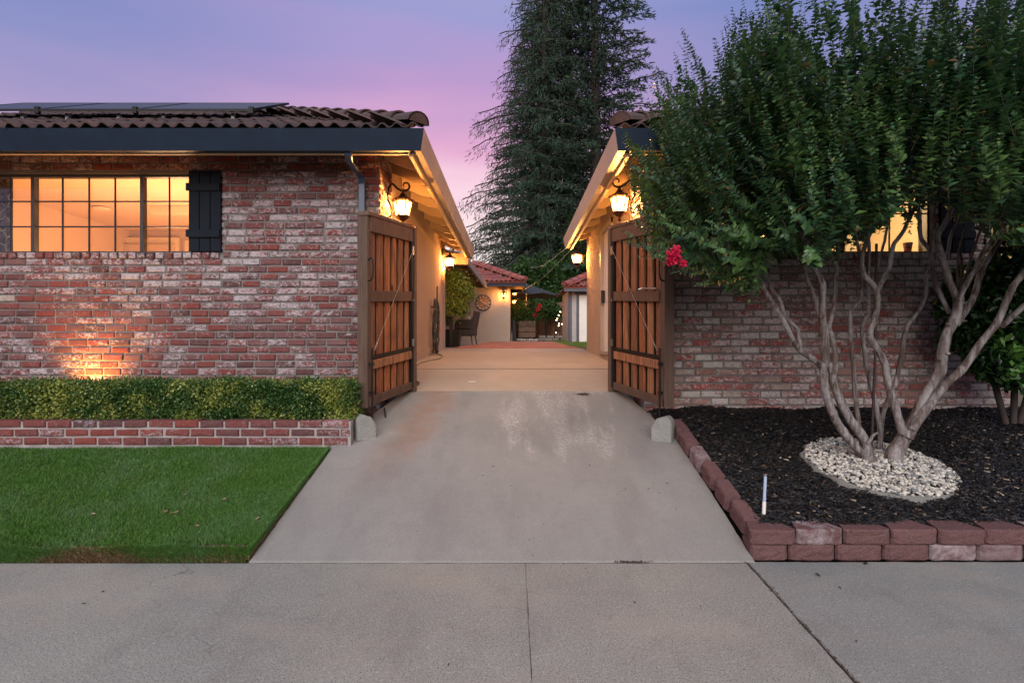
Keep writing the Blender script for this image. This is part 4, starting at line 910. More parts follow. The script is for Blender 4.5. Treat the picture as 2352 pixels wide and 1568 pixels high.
# ------------------------------------------------------------------ gates
def gate(s, Lp, Hp, zL, zH, label, latchbar=False):
    Lp, Hp = Vector(Lp), Vector(Hp); ln = (Hp - Lp).length; d = (Hp - Lp) / ln; n = Vector((-d.y, d.x)) * (1 if s > 0 else -1)
    H_ = 1.855; t = thing('wooden_gate', label, 'gate', (Hp.x, Hp.y, zH), group='pair of open driveway gates')
    def G(u, tt, z):  # u from latch, tt towards drive, z from bottom
        p = Lp + d * u + n * tt; return (p.x, p.y, zL + (zH - zL) * u / ln + z)
    def bx(name, u0, u1, t0, t1, z0, z1, mat, b=.004, par=t, dz=0):
        o = MB().hexa([G(u0, t0, z0), G(u1, t0, z0 + dz), G(u1, t1, z0 + dz), G(u0, t1, z0), G(u0, t0, z1), G(u1, t0, z1 + dz), G(u1, t1, z1 + dz), G(u0, t1, z1)])
        o = o.build(name, mat, par)
        bm = bmesh.new(); bm.from_mesh(o.data); bmesh.ops.recalc_face_normals(bm, faces=bm.faces); bm.to_mesh(o.data); bm.free()
        if b: bev(o, b, 1)
        return o
    bx('stile', 0, .045, -.085, .022, -.03, H_ + .02, M['cedar_grey']); bx('stile', .048, .085, -.05, .022, -.0, H_ - .03, M['cedar_grey'])
    bx('hinge_post', ln + .012, ln + .06, -.07, .05, -.13, H_ + .01, M['cedar_grey'])
    bx('steel_frame', ln - .055, ln - .005, -.04, .035, 0, H_ - .03, M['iron'])
    bx('steel_bar', .08, ln - .055, .0, .03,   .43, .468, M['iron'], .002)
    u = .10; i = 0
    while u < ln - .07:
        w = .105 * R.uniform(.9, 1.08); e = min(u + w, ln - .06)
        if e - u > .04: bx('board', u, e, -.024 + R.uniform(0, .004), .0, .05 + R.uniform(-.01, .01), H_ - .05, M['cedar'], .003)
        bx('back_board', e - .02, min(e + .10, ln - .03), -.095, -.075, .03, H_ - .03, M['cedar_shaded'], 0)
        u = e + .072 * R.uniform(.85, 1.15); i += 1
    bx('rail', .05, ln - .02, .001, .037, H_ - .17, H_ - .02, M['cedar_grey']); bx('cap_rail', -.01, ln, -.07, .045, H_ - .018, H_ + .022, M['cedar_grey'])
    bx('rail', .075, ln - .06, .001, .036, 1.00, 1.11, M['cedar_grey']); bx('rail', .075, ln - .06, .001, .036, .335, .425, M['cedar']); bx('rail', .05, ln - .03, .001, .034, -.02, .065, M['cedar_grey'])
    MB().tube([G(ln - .05, .055, H_ - .25), G(.58, .05, 1.05), G(.09, .05, .52)], .0028, 6).build('brace_cable', M['steel'], t)
    MB().tube([G(.16, .05, .60), G(.115, .05, .55)], .007, 6).build('turnbuckle', M['steel'], t)
    MB().tube([G(.035, .055, .55), G(.035, .055, .2), G(.035, .055, -.17)], .009, 8).build('cane_bolt', M['iron'], t)
    for zz_ in (.1, .38): bx('bolt_bracket', .02, .05, .03, .068, zz_, zz_ + .03, M['iron'], 0)
    c = [G(.0 - .01, .032, 1.40), G(-.012, .075, 1.42), G(-.012, .088, 1.32), G(-.012, .075, 1.22), G(-.01, .032, 1.20)]; MB().tube(crom(c, 4), .008, 8).build('handle', M['iron'], t)
    bx('hinge', ln - .045, ln - .01, .034, .048, H_ - .32, H_ - .22, M['steel'], 0); bx('hinge', ln - .045, ln - .01, .034, .048, .48, .56, M['steel'], 0)
    for zz_ in (1.0, .5): bx('bolt_head', ln - .04, ln - .02, .035, .05, zz_, zz_ + .02, M['steel'], .003)
    if latchbar:
        MB().tube([G(.09, .055, 1.13), G(.38, .055, 1.135)], .009, 8).build('latch_bar', M['steel'], t); MB().tube([G(.38, .055, 1.135), G(.40, .085, 1.12)], .013, 8).build('latch_knob', M['steel'], t)
gate(-1, (XP(839, 5.40), 5.40), (-1.200, 6.50), .792, .884, 'open wooden gate leaf with black D handle beside the left brick wall'.replace(' D handle', ' pull handle'))
gate(1, (XP(1531, 5.40), 5.40), (1.168, 6.50), .792, .884, 'open wooden gate leaf with steel latch bar beside the crape myrtle', True)

# ------------------------------------------------------------------ lanterns
def lantern(loc, rz, k, power, label, parent_s=1, wall=True):
    t = thing('wall_lantern', label, 'lantern', loc, rz, 'lit lanterns on the house walls', local=True); t.scale = (k, k, k)
    p = lambda o: o
    # local: wall plane at x=-.19, lamp axis at 0; glass z -.10...+.07
    if wall:
        mb = MB(); mb.lathe([(.001, -.17), (.016, -.155), (.02, -.14), (.03, -.135), (.034, .10), (.02, .115), (.016, .125), (.001, .14)], 8, (0, 0, 0)); 
        mb.v = [(-.178 + v[0] * .35, v[1], v[2]) for v in mb.v]; mb.build('back_plate', M['bronze'], t)
        c = crom([(-.165, 0, -.11), (-.13, 0, -.12), (-.105, 0, -.07), (-.125, 0, .0), (-.155, 0, .07), (-.15, 0, .15), (-.115, 0, .215), (-.085, 0, .20), (-.05, 0, .165), (0, 0, .145), (.05, 0, .155), (.07, 0, .19), (.05, 0, .225), (.015, 0, .222), (.005, 0, .20), (.018, 0, .188)], 4)
        MB().tube(c, [.006 + .006 * math.sin(PI * i / (len(c) - 1)) for i in range(len(c))], 7).build('scroll_arm', M['iron'], t)
        MB().tube([(-.175, 0, .05), (-.14, 0, .05)], .006, 6).build('arm_bracket', M['iron'], t)
    else:
        MB().tube([(-.178, 0, .02), (-.15, 0, .10), (-.06, 0, .165), (0, 0, .145)], .009, 6).build('scroll_arm', M['iron'], t); MB().box(-.19, -.17, -.03, .03, -.06, .1).build('back_plate', M['bronze'], t)
    mb = MB(); mb.lathe([(.004, .145), (.014, .13), (.022, .115), (.045, .085), (.085, .062), (.118, .05), (.12, .042), (.104, .036), (.05, .055), (.0, .06)], 6, sm=False); mb.build('lantern_roof', M['bronze'], t)
    mb = MB()
    for i in range(6):
        a = 2 * PI * i / 6; mb.tube([(.102 * math.cos(a), .102 * math.sin(a), .042), (.064 * math.cos(a), .064 * math.sin(a), -.115)], .0055, 5, sm=False)
        a2 = 2 * PI * (i + .5) / 6; q = math.cos(PI / 6); mb.tube([(.102 * q * math.cos(a2), .102 * q * math.sin(a2), .036), (.064 * q * math.cos(a2), .064 * q * math.sin(a2), -.115)], .0022, 4, sm=False)
        b = 2 * PI * (i + 1) / 6; zf = -.03; rr_ = .064 + (.038) * ((zf + .115) / .157); mb.tube([(rr_ * math.cos(a), rr_ * math.sin(a), zf), (rr_ * math.cos(b), rr_ * math.sin(b), zf)], .002, 4, sm=False)
        for zf, th in ((.03, .006), (-.112, .006)):
            rr_ = .064 + (.038) * ((zf + .115) / .157); mb.tube([(rr_ * math.cos(a), rr_ * math.sin(a), zf), (rr_ * math.cos(b), rr_ * math.sin(b), zf)], th, 5, sm=False)
    mb.build('cage', M['bronze'], t)
    for i in range(6):
        a, b = 2 * PI * i / 6, 2 * PI * (i + 1) / 6; r0, r1 = .060, .096
        MB().add([(r0 * math.cos(a), r0 * math.sin(a), -.11), (r0 * math.cos(b), r0 * math.sin(b), -.11), (r1 * math.cos(b), r1 * math.sin(b), .032), (r1 * math.cos(a), r1 * math.sin(a), .032)], [(0, 1, 2, 3)]).build('pane', M['seeded'], t)
    mb = MB(); mb.lathe([(.0, -.112), (.068, -.112), (.072, -.122), (.05, -.14), (.03, -.158), (.014, -.165), (.012, -.178), (.018, -.19), (.012, -.205), (.002, -.212)], 6); mb.build('lantern_base', M['bronze'], t)
    mb = MB(); mb.lathe([(0, -.060), (.012, -.053), (.017, -.038), (.012, -.018), (0, -.008)], 10, (0, 0, 0), sm=True); mb.build('bulb', M['bulb'], t)
    lamp('lantern_light', (0, 0, -.035), power, (1, .44, .13), .042, t)
def lat(px, py, D): p = P(px, py, D); return p
lantern(lat(925, 471, 6.38), 0, 1.12, 185, 'large lit lantern on the brick corner above the left gate')
lantern(lat(1423, 462, 6.38), PI, 1.12, 185, 'large lit lantern above the right gate partly behind myrtle leaves')
lantern(lat(1033, 598, 11.6), 0, 1.12, 185, 'lit lantern at the far end of the left stucco wall above the potted tree')
lantern(lat(1325, 590, 11.05), PI, 1.12, 185, 'lit lantern at the far corner of the right stucco wall')
lantern(P(1157, 675, 18.55), PI / 2, 1.0, 50, 'lit lantern beside the round clock on the far stucco wall', wall=False)
lantern(P(1182, 672, 19.3), 0, .85, 28, 'upper of two small lit lanterns under the far eave', wall=False)
lantern(P(1181, 691, 20.2), 0, .75, 24, 'lower of two small lit lanterns beyond the far wall', wall=False)

# ------------------------------------------------------------------ far buildings
fh = thing('stucco_house', 'far tan stucco wing with red tile roof at the end of the drive', 'house', (-1.5, 20, 1.4))
FW = 18.75
MB().box(-4.0, XP(1172, FW), FW, FW + .2, 1.2, 3.6).build('stucco_wall', M['stucco_far'], fh)
MB().box(XP(1172, FW) - .15, XP(1172, FW) - .002, FW + .2, 23, 1.2, 3.5).build('side_wall', M['stucco_far'], fh)
ez = ZP(648, 18.25)
MB().box(XP(1108, 18.25), XP(1208, 18.25), 18.25, 18.33, ZP(657, 18.25), ez).build('gutter', M['navy'], fh)
MB().box(XP(1208, 18.25) - .08, XP(1208, 18.25), 18.333, 23, ZP(657, 18.25), ez).build('side_gutter', M['taupe'], fh)
MB().hexa([(-2.5, 18.33, ez - .04), (XP(1207, 18.25) - .08, 18.33, ez - .04), (XP(1207, 18.25) - .08, 23, ez - .04), (-2.5, 23, ez - .04), (-2.5, 18.33, ez - .01), (XP(1207, 18.25) - .08, 18.33, ez - .01), (XP(1207, 18.25) - .08, 23, ez - .01), (-2.5, 23, ez - .01)]).build('eave_deck', M['eave'], fh)
for q in range(6): MB().box(XP(1172, FW) + .02, XP(1205, 18.3) - .05, 18.9 + q * .6, 18.94 + q * .6, ez - .17, ez - .045).build('rafter', M['eave'], fh)
tmr = tile_mesh(M['tile_red']); cmr = cap_mesh(M['tile_red'], .12); ce = cap_end; cap_end = cap_mesh(M['tile_red'], .12, end=True)
roof(fh, (XP(1207, 18.2), 18.2, ez), -1, .46, 6, -3.4, tmr, cmr, M['tile_red'], caps=8, depth=22, W_=.30, max_obj=120)
# narrow window and cord on far wall
w_ = MB().box(XP(1060, FW), XP(1068, FW), FW - .03, FW, ZP(738, FW), ZP(690, FW)).build('window_trim', M['brownbeam'], fh)
MB().tube([P(1079, 683, FW - .03), P(1079, 720, FW - .03), P(1080, 752, FW - .03)], .008, 5).build('cable', M['iron'], fh)
# patio cover edge joining first and second roofs
a, b = P(1057, 574, 12.8), P(1114, 650, 18.1); pc_ = thing('patio_cover', 'brown patio cover with taupe fascia between the left wall and far wing', 'patio cover', (-2, 15, 1.3))
MB().hexa([(a.x, a.y, a.z - .16), (a.x + .06, a.y, a.z - .16), (b.x + .06, b.y, b.z - .19), (b.x, b.y, b.z - .19), (a.x, a.y, a.z), (a.x + .06, a.y, a.z), (b.x + .06, b.y, b.z), (b.x, b.y, b.z)]).build('fascia_board', M['taupe'], pc_)
MB().hexa([(-3.9, a.y, a.z + .25), (a.x - .002, a.y, a.z - .07), (b.x - .002, b.y, b.z - .07), (-3.9, b.y, b.z + .3), (-3.9, a.y, a.z + .29), (a.x - .002, a.y, a.z - .03), (b.x - .002, b.y, b.z - .03), (-3.9, b.y, b.z + .34)]).build('ceiling_boards', M['brownbeam'], pc_)
for q in range(8):
    t_ = (q + .5) / 8; p_ = a.lerp(b, t_); MB().box(-3.8, p_.x - .01, p_.y - .03, p_.y + .03, p_.z - .20, p_.z - .075).build('joist', M['brownbeam'], pc_)
MB().box(-2.6, -.98, 12.02, 12.14, 3.1, 3.34).build('beam', M['brownbeam'], pc_)
MB().box(-3.9, -2.6, 11.8, FW, 1.2, 3.5).build('recess_wall', M['stucco_far'], fh)
# clock
c = P(1110, 695, FW - .04); ck = thing('wall_clock', 'round bronze wall clock with roman numerals on far stucco wall', 'clock', c); rC = .265
s = NT('clock_face'); M['clockface'] = s.fin(s.mix(s.rng(s.noise(9, 4), .4, .6), (.36, .16, .07), (.20, .07, .03)), .5, .3)
mb = MB(); nn = 32
def disc(mb, r0, r1, y0, y1):
    vs = []
    for r_, yy_ in ((r0, y0), (r1, y0), (r1, y1), (r0, y1)): vs += [(c.x + r_ * math.cos(2 * PI * i / nn), c.y + yy_, c.z + r_ * math.sin(2 * PI * i / nn)) for i in range(nn)]
    mb.add(vs, [(k * nn + i, k * nn + (i + 1) % nn, ((k + 1) % 4) * nn + (i + 1) % nn, ((k + 1) % 4) * nn + i) for k in range(4) for i in range(nn)])
disc(mb, .0, rC * .62, -.0, .03); mb.build('clock_face', M['clockface'], ck); mb = MB(); disc(mb, rC * .62, rC * .95, .005, .03); mb.build('numeral_band', M['brownbeam'], ck)
mb = MB(); disc(mb, rC * .93, rC, -.012, .03); mb.build('rim', M['iron'], ck)
for i, tx in enumerate(['XII', 'I', 'II', 'III', 'IV', 'V', 'VI', 'VII', 'VIII', 'IX', 'X', 'XI']):
    a = PI / 2 - 2 * PI * i / 12; mb = MB(); ww = {'I': .45, 'V': 1, 'X': 1}; tot = sum(ww[q] for q in tx) * .035; u = -tot / 2; ca, sa = math.cos(a - PI / 2), math.sin(a - PI / 2)
    def tp(uu, vv): r_ = rC * .78; return (c.x + r_ * math.cos(a) + uu * ca - vv * sa, c.y - .004, c.z + r_ * math.sin(a) + uu * sa + vv * ca)
    for q in tx:
        w = ww[q] * .035; h = .036
        def st(u0, u1, th=.006): mb.add([tp(u0 - th / 2, -h), tp(u0 + th / 2, -h), tp(u1 + th / 2, h), tp(u1 - th / 2, h)], [(0, 1, 2, 3)])
        if q == 'I': st(u + w / 2, u + w / 2)
        elif q == 'V': st(u + w / 2, u + .003); st(u + w / 2, u + w - .003, .004)
        else: st(u + .003, u + w - .003); st(u + w - .003, u + .003, .004)
        u += w
    mb.build('numeral', M['trimroom'], ck)
for aa_, ll, tt in ((2.35, .13, .008), (-.15 * PI, .16, .006)):
    e = (c.x + ll * math.cos(aa_), c.y - .012, c.z + ll * math.sin(aa_)); MB().tube([(c.x, c.y - .012, c.z), e], tt, 4).build('clock_hand', M['trimroom'], ck)
# wires
for (p0, p1, l) in ((P(1198, 668, 18.2), P(1315, 570, 11.2), 'thin pale wire sagging from far roof to right eave'), (P(1215, 616, 18.2), P(1300, 570, 11.1), 'second thin wire above it running to the right eave')):
    m_ = p0.lerp(p1, .5) - Vector((0, 0, .12)); tag(MB().tube(crom([p0, m_, p1], 8), .005, 5).build('overhead_wire', M['steel']), l, 'wire')
# fence
fn = thing('wood_fence', 'tall weathered wood board fence behind the far planting', 'fence', (1, 23.5, 1.5)); x = -1.2; FY = 23.5
while x < 3.6:
    w = .14; tpz = 3.15 + R.uniform(-.02, .02); bev(MB().box(x + .003, x + w - .003, FY + R.uniform(-.006, .006), FY + .025, 1.3, tpz).build('fence_board', M['fence'], fn), .002, 1); x += w
MB().box(-1.2, 3.6, FY + .027, FY + .06, 2.7, 2.8).build('fence_rail', M['fence'], fn)
# shed
sh = thing('garden_shed', 'small grey shed with slate trim and red tile roof at the lawn', 'shed', (2.4, 17, 1.45)); SY = 17.2; x0 = XP(1308, SY)
MB().box(x0, x0 + 2.6, SY, SY + 2.5, 1.35, ZP(664, SY)).build('shed_wall', M['shedwall'], sh)
MB().box(x0 - .03, x0 + .07, SY - .025, SY - .002, 1.4, ZP(664, SY)).build('corner_board', M['trimgrey'], sh)
MB().box(x0 - .028, x0 - .002, SY, SY + .12, 1.4, ZP(664, SY)).build('corner_board', M['trimgrey'], sh)
mb = MB(); dx = XP(1324, SY); mb.box(dx, dx + .08, SY - .03, SY - .003, 1.42, ZP(676, SY)); mb.box(dx - .05, dx + 1.3, SY - .034, SY - .004, ZP(677, SY), ZP(671, SY)); ds = mb.build('door', M['trimgrey'], sh)
MB().box(dx + .082, dx + 1.2, SY - .02, SY - .003, 1.45, ZP(678, SY)).build('door_leaf', M['white'], ds)
fz0, fz1 = ZP(669, SY - .35), ZP(660, SY - .35); fx = XP(1296, SY - .35)
MB().box(fx, fx + 3.4, SY - .35, SY - .30, fz0, fz1).build('gutter', M['trimgrey'], sh)
roof(sh, (fx, SY - .38, fz1), 1, .5, 3, fx + 3.2, tmr, cmr, M['tile_red'], caps=5, depth=SY + 3, max_obj=60)
# lawn strip beyond
mb = MB(); pts = [P(1262, 786, 19), P(1345, 786, 19)]; mb.add([(1.55, 11.2, zg(11.2) + .01), (4, 11.2, zg(11.2) + .01), (4, 19.5, zg(19.5) + .01), (1.15, 19.5, zg(19.5) + .01), (1.3, 15, zg(15) + .01)], [(0, 1, 2, 3, 4)])
s = NT('back_lawn'); M['lawnback'] = (s.bump(s.noise(200, 3), 1, .02), s.fin(s.mix(s.rng(s.noise(20, 4), .3, .7), (.06, .14, .02), (.10, .19, .035)), .9))[1]
struct(mb.build('back_lawn', M['lawnback']))
n = 9000; y = 11.4 + 8 * NR.rand(n); x = 1.4 + 1.6 * NR.rand(n); x += np.clip((15 - y) * .06, 0, .3)
o = blades(n, x, y, np.array([zg(q) for q in y]), NR.uniform(.03, .05, n), NR.uniform(.003, .005, n), .6, (0, 0), M['ficus'], 'back_grass'); tag(o, 'bright green grass patch in front of the shed', 'grass')
# low stone border
lb = thing('stone_border', 'low stacked stone border below the wooden fence', 'stone border', (1, 20.5, 1.45)); x = XP(1231, 20.3)
MB().box(x + .02, XP(1316, 20.3), 20.36, 22.9, 1.3, ZP(770, 20.4)).build('raised_soil', M['soil'], lb)
while x < XP(1318, 20.3):
    for r_ in range(2):
        w = R.uniform(.24, .32); bev(MB().box(x + (.1 if r_ else 0), x + w - .01 + (.1 if r_ else 0), 20.2, 20.36, ZP(782 - r_ * 6, 20.3), ZP(776.5 - r_ * 6, 20.3)).build('stone', M['stone'], lb), .012, 2)
    x += .3
# planter with rose
pr = thing('rose_bush', 'rose bush with pink blooms above the wooden box planter', 'rose bush', P(1212, 738, 19.6))
bp = thing('wood_planter', 'grey weathered wood box planter beyond the paving', 'planter', P(1212, 778, 19.6)); x0, x1 = XP(1191, 19.4), XP(1230, 19.4)
for r_ in range(3):
    z0 = ZP(775 - r_ * 13, 19.4); z1 = ZP(763 - r_ * 13, 19.4); bev(MB().box(x0, x1, 19.4, 19.44, z0, z1).build('plank', M['cedar_grey'], bp), .004, 1); bev(MB().box(x1 - .04, x1 + .0, 19.442, 20.0, z0, z1).build('plank', M['cedar_grey'], bp), .004, 1)
MB().box(x0 + .02, x1 - .05, 19.45, 19.98, 1.45, ZP(740, 19.4)).build('soil', M['soil'], bp)
bc = np.array(P(1212, 722, 19.7)); pts = bc + NR.normal(size=(2600, 3)) * [.27, .2, .22]; blob_leaves('leaves', pr, M['bush'], pts, .07, .035)
for px, py in ((1236, 710), (1240, 701), (1228, 724)):
    q = np.array(P(px, py, 19.5)); blob_leaves('bloom', pr, M['petal'], q + NR.normal(size=(60, 3)) * .03, .05, .04)['kind'] = None or 'stuff'
# rock pile
n = 60; q = P(1210, 780, 19.1); pv, pf = [], []
for i in range(n):
    s_ = np.array([.07, .05, .035]) * NR.uniform(.6, 1.3); pv.append(iv * s_ + [q.x + NR.uniform(-.32, .32), q.y + NR.uniform(-.2, .2), 1.50 + .04 * NR.rand()]); pf.append(iff + len(iv) * i)
o = link('grey_rocks', mesh_np('grey_rocks', np.concatenate(pv), np.concatenate(pf), M['stone']), None, 'stuff'); tag(o, 'pile of grey rocks at the foot of the wood planter', 'rocks')
# umbrella
um = thing('patio_umbrella', 'open charcoal patio umbrella behind the far wing', 'umbrella', P(1209, 780, 19.9)); tp_ = P(1209, 652, 19.9); rU = 1.27
MB().tube([P(1209, 782, 19.9), tp_], .02, 8).build('pole', M['white'], um)
mb = MB(); vs = [tp_]
for i in range(8): a = 2 * PI * i / 8 + .1; vs.append((tp_.x + rU * math.cos(a), tp_.y + rU * math.sin(a), tp_.z - .47))
for i in range(8): a = 2 * PI * (i + .5) / 8 + .1; vs.append((tp_.x + rU * .9 * math.cos(a), tp_.y + rU * .9 * math.sin(a), tp_.z - .40))
mb.add(vs, [(0, 1 + i, 9 + i) for i in range(8)] + [(0, 9 + i, 1 + (i + 1) % 8) for i in range(8)]); cn = mb.build('canopy', M['umbrella'], um); so2 = cn.modifiers.new('s', 'SOLIDIFY'); so2.thickness = .01
for i in range(8): a = 2 * PI * i / 8 + .1; MB().tube([(tp_.x, tp_.y, tp_.z - .45), (tp_.x + rU * .6 * math.cos(a), tp_.y + rU * .6 * math.sin(a), tp_.z - .31)], .008, 4).build('rib', M['iron'], um)
# fairy light cone
fc = thing('light_tree', 'small wire cone tree of tiny lit bulbs against the fence', 'fairy lights', P(1287, 768, 21))
apex = P(1287, 714, 21)
for px, py in ((1276, 765), (1283, 766), (1299, 766)): MB().tube([apex, P(px, py, 21 + R.uniform(-.2, .2))], .005, 4).build('wire', M['iron'], fc)
for px, py in ((1287, 716), (1283, 724), (1293, 723), (1294, 731), (1280, 731), (1278, 735), (1291, 744), (1284, 743), (1283, 748), (1277, 764), (1297, 765), (1299, 754)):
    mb = MB(); mb.lathe([(0, -.02), (.018, -.01), (.022, 0), (.018, .01), (0, .02)], 8, P(px, py, 20.95), sm=True); mb.build('bulb', M['fairy'], fc)
lamp('fairy_glow', P(1288, 745, 20.7), 5, (1, .5, .2), .15, fc)

# potted tree, chair, table
ft = thing('potted_tree', 'small bright green ficus tree in front of the far left wall', 'tree', P(1045, 785, 13.4)); b0 = P(1040, 792, 13.4)
MB().tube(crom([b0 + Vector((0, 0, .35)), b0 + Vector((.03, 0, .8)), b0 + Vector((-.02, 0, 1.3)), P(1045, 640, 13.4)], 4), [.03] * 8 + [.02] * 5, 7).build('trunk', M['bark'], ft)
C3 = []
for px, py, r_ in ((1045, 640, .2), (1060, 655, .22), (1035, 620, .16), (1075, 672, .16), (1052, 690, .22), (1035, 700, .22), (1060, 712, .14), (1030, 730, .15), (1040, 660, .22)):
    C3.append(np.array(P(px, py, 13.4)) + NR.normal(size=(520, 3)) * r_ * .55)
blob_leaves('leaves', ft, M['ficus'], np.concatenate(C3), .075, .032, upw=1.5)
cp = thing('plant_pot', 'dark square pot under the ficus tree', 'pot', P(1036, 795, 13.4)); x0, x1 = b0.x - .22, b0.x + .2
bev(MB().hexa([(x0 + .04, 13.2, zg(13.2)), (x1 - .04, 13.2, zg(13.2)), (x1 - .04, 13.6, zg(13.2)), (x0 + .04, 13.6, zg(13.2)), (x0, 13.15, zg(13.2) + .42), (x1, 13.15, zg(13.2) + .42), (x1, 13.65, zg(13.2) + .42), (x0, 13.65, zg(13.2) + .42)]).build('pot_body', M['iron'], cp), .01, 1)
def chair(px, D, rz, label):
    p = Vector((XP(px, D), D, zg(D))); t = thing('wicker_chair', label, 'chair', p, rz, local=True)
    bev(MB().box(-.27, .27, -.27, .27, .24, .42).build('seat', M['wicker'], t), .02, 1); bev(MB().hexa([(-.27, .2, .4), (.27, .2, .4), (.27, .27, .4), (-.27, .27, .4), (-.29, .30, .88), (.29, .30, .88), (.29, .36, .88), (-.29, .36, .88)]).build('backrest', M['wicker'], t), .015, 1)
    for s_ in (-1, 1): bev(MB().box(s_ * .27 - .025, s_ * .27 + .025, -.25, .24, .42, .66).build('armrest', M['wicker'], t), .01, 1)
    for a in (-1, 1):
        for b in (-1, 1): MB().tube([(a * .24, b * .22, .25), (a * .27, b * .26, 0)], .016, 6).build('leg', M['wicker'], t)
    bev(MB().box(-.22, .22, .12, .2, .45, .75).build('cushion', M['navyfab'], t), .03, 2)
chair(1068, 14.6, -PI / 2 - .15, 'dark wicker armchair with tan cushion by the far left wall')
tb = thing('patio_table', 'dark square patio table beside the wicker chair', 'table', P(1040, 795, 13.9)); z0 = zg(14)
MB().box(-1.85, -1.42, 12.9, 13.1, z0 + .0, z0 + .02).build('foot', M['iron'], tb)
MB().box(-2.2, -1.42, 12.85, 13.15, z0 + .66, z0 + .70).build('table_top', M['iron'], tb); MB().box(-1.50, -1.42, 12.95, 13.05, z0 + .02, z0 + .66).build('leg', M['iron'], tb)
# far shrubs and ground-cover beyond
def bush(px, py, D, rx, rz_, n, label, mat=M['bush'], ry=None, ls=.16, trunk=True):
    c = np.array(P(px, py, D)); t = thing('shrub', label, 'shrub', (c[0], c[1], zg(D)), group='shrubs beyond the courtyard')
    k = max(4, n // 130); cc = unit(NR.normal(size=(k, 3))) * (NR.rand(k, 1) ** .4) * [rx, ry or rx, rz_] + c; idx = NR.randint(0, k, n)
    pts = cc[idx] + NR.normal(size=(n, 3)) * min(rx, rz_) * .16; blob_leaves('leaves', t, mat, pts, ls, ls * .45)
    if trunk: MB().tube([(c[0], c[1], zg(D)), (c[0], c[1], c[2] - rz_ * .3)], .06, 6).build('trunk', M['barkdark'], t)
bush(1225, 650, 24.5, 1.0, 1.1, 9000, 'leafy green shrub rising behind the far wing roof')
bush(1275, 680, 25, 1.2, 1.2, 11000, 'broad dark green shrub spilling over the wooden fence')
bush(1315, 640, 26, 1.1, 1.6, 8000, 'dark shrub above the shed roof at the fence')
bush(1190, 712, 21.5, .45, .6, 2600, 'light green bush beside the far wall corner', M['ficus'], ls=.1)
bush(1255, 712, 22.5, .9, .38, 5000, 'low vine growth along the fence under the umbrella', ls=.13)
bush(1350, 600, 27, 1.6, 2.6, 9000, 'tall dark shrub behind the right house wall')
# dark equipment at wall corner
gr = thing('covered_grill', 'black covered grill beside the far wall corner', 'grill', P(1179, 783, 18.9)); q = P(1180, 783, 18.95)
bev(MB().hexa([(q.x - .06, q.y, q.z), (q.x + .12, q.y, q.z), (q.x + .12, q.y + .5, q.z), (q.x - .06, q.y + .5, q.z), (q.x - .05, q.y, q.z + .7), (q.x + .05, q.y, q.z + .75), (q.x + .05, q.y + .5, q.z + .75), (q.x - .05, q.y + .5, q.z + .7)]).build('grill_cover', M['iron'], gr), .02, 1)

# ------------------------------------------------------------------ hose
hs = thing('garden_hose', 'dark coiled garden hose hanging on the left stucco wall', 'hose', (LX, 10.2, 1.3)); hx = LX - .045 + .07
MB().tube([(hx - .08, 10.05, 2.05), (hx + .05, 10.05, 2.05), (hx + .06, 10.05, 2.12)], .012, 6).build('hanger', M['iron'], hs)
for i in range(7):
    a0 = R.uniform(-.05, .05); dz_ = R.uniform(-.1, .1); c = [(hx + .02 + .03 * math.sin(i * 2 + a * 2), 10.05 + a0 + (.13 + .02 * i) * math.sin(a), 1.66 + dz_ * .4 + (.42 + dz_) * math.cos(a)) for a in [2 * PI * k / 18 for k in range(19)]]
    MB().tube(c, .011, 6).build('hose_loop', M['rubber'], hs)
MB().tube([(hx, 10.35, 2.45), (hx, 10.33, 2.0), (hx + .02, 10.3, 1.7)], [.012, .02, .012], 6).build('nozzle', M['rubber'], hs)
for zq in (1.62, 1.66): MB().tube([(hx + .02, 10.35, zq), (hx + .06, 10.35, zq)], .016, 8).build('tap_handle', M['red'], hs)
MB().tube([(hx - .06, 10.42, 1.6), (hx + .03, 10.40, 1.6), (hx + .03, 10.40, 1.5)], .012, 6).build('tap', M['steel'], hs)
def g(px, py):
    lo_, hi = 3.6, 14.0
    for _ in range(40):
        m_ = (lo_ + hi) / 2
        if VY + (CZ - zg(m_)) / m_ * F > py: lo_ = m_
        else: hi = m_
    return Vector((XP(px, lo_), lo_, zg(lo_) + .011))
c = [g(985, 816), g(1005, 815), g(1016, 818), g(1010, 824), g(985, 829), g(965, 835), g(948, 846)]
tag(MB().tube(crom(c, 6), .010, 7).build('ground_hose', M['hose']), 'grey hose snaking over the concrete from the wall to the gate', 'hose')
c = [g(935, 872), g(952, 876), g(962, 881), g(955, 886), g(938, 885), g(930, 880), g(945, 878), g(958, 884), g(940, 889)]
tag(MB().tube(crom(c, 6), .011, 7).build('hose_coil', M['rubber']), 'end of a green hose looping out behind the left gate foot', 'hose')
c = [Vector((-1.38, 5.95, .70)), Vector((-1.32, 5.75, .60)), Vector((-1.30, 5.62, .53)), Vector((-1.36, 5.56, .51)), Vector((-1.5, 5.6, .55))]
tag(MB().tube(crom(c, 6), .011, 7).build('hose_end', M['rubber']), 'short loop of hose on the soil under the left gate', 'hose')
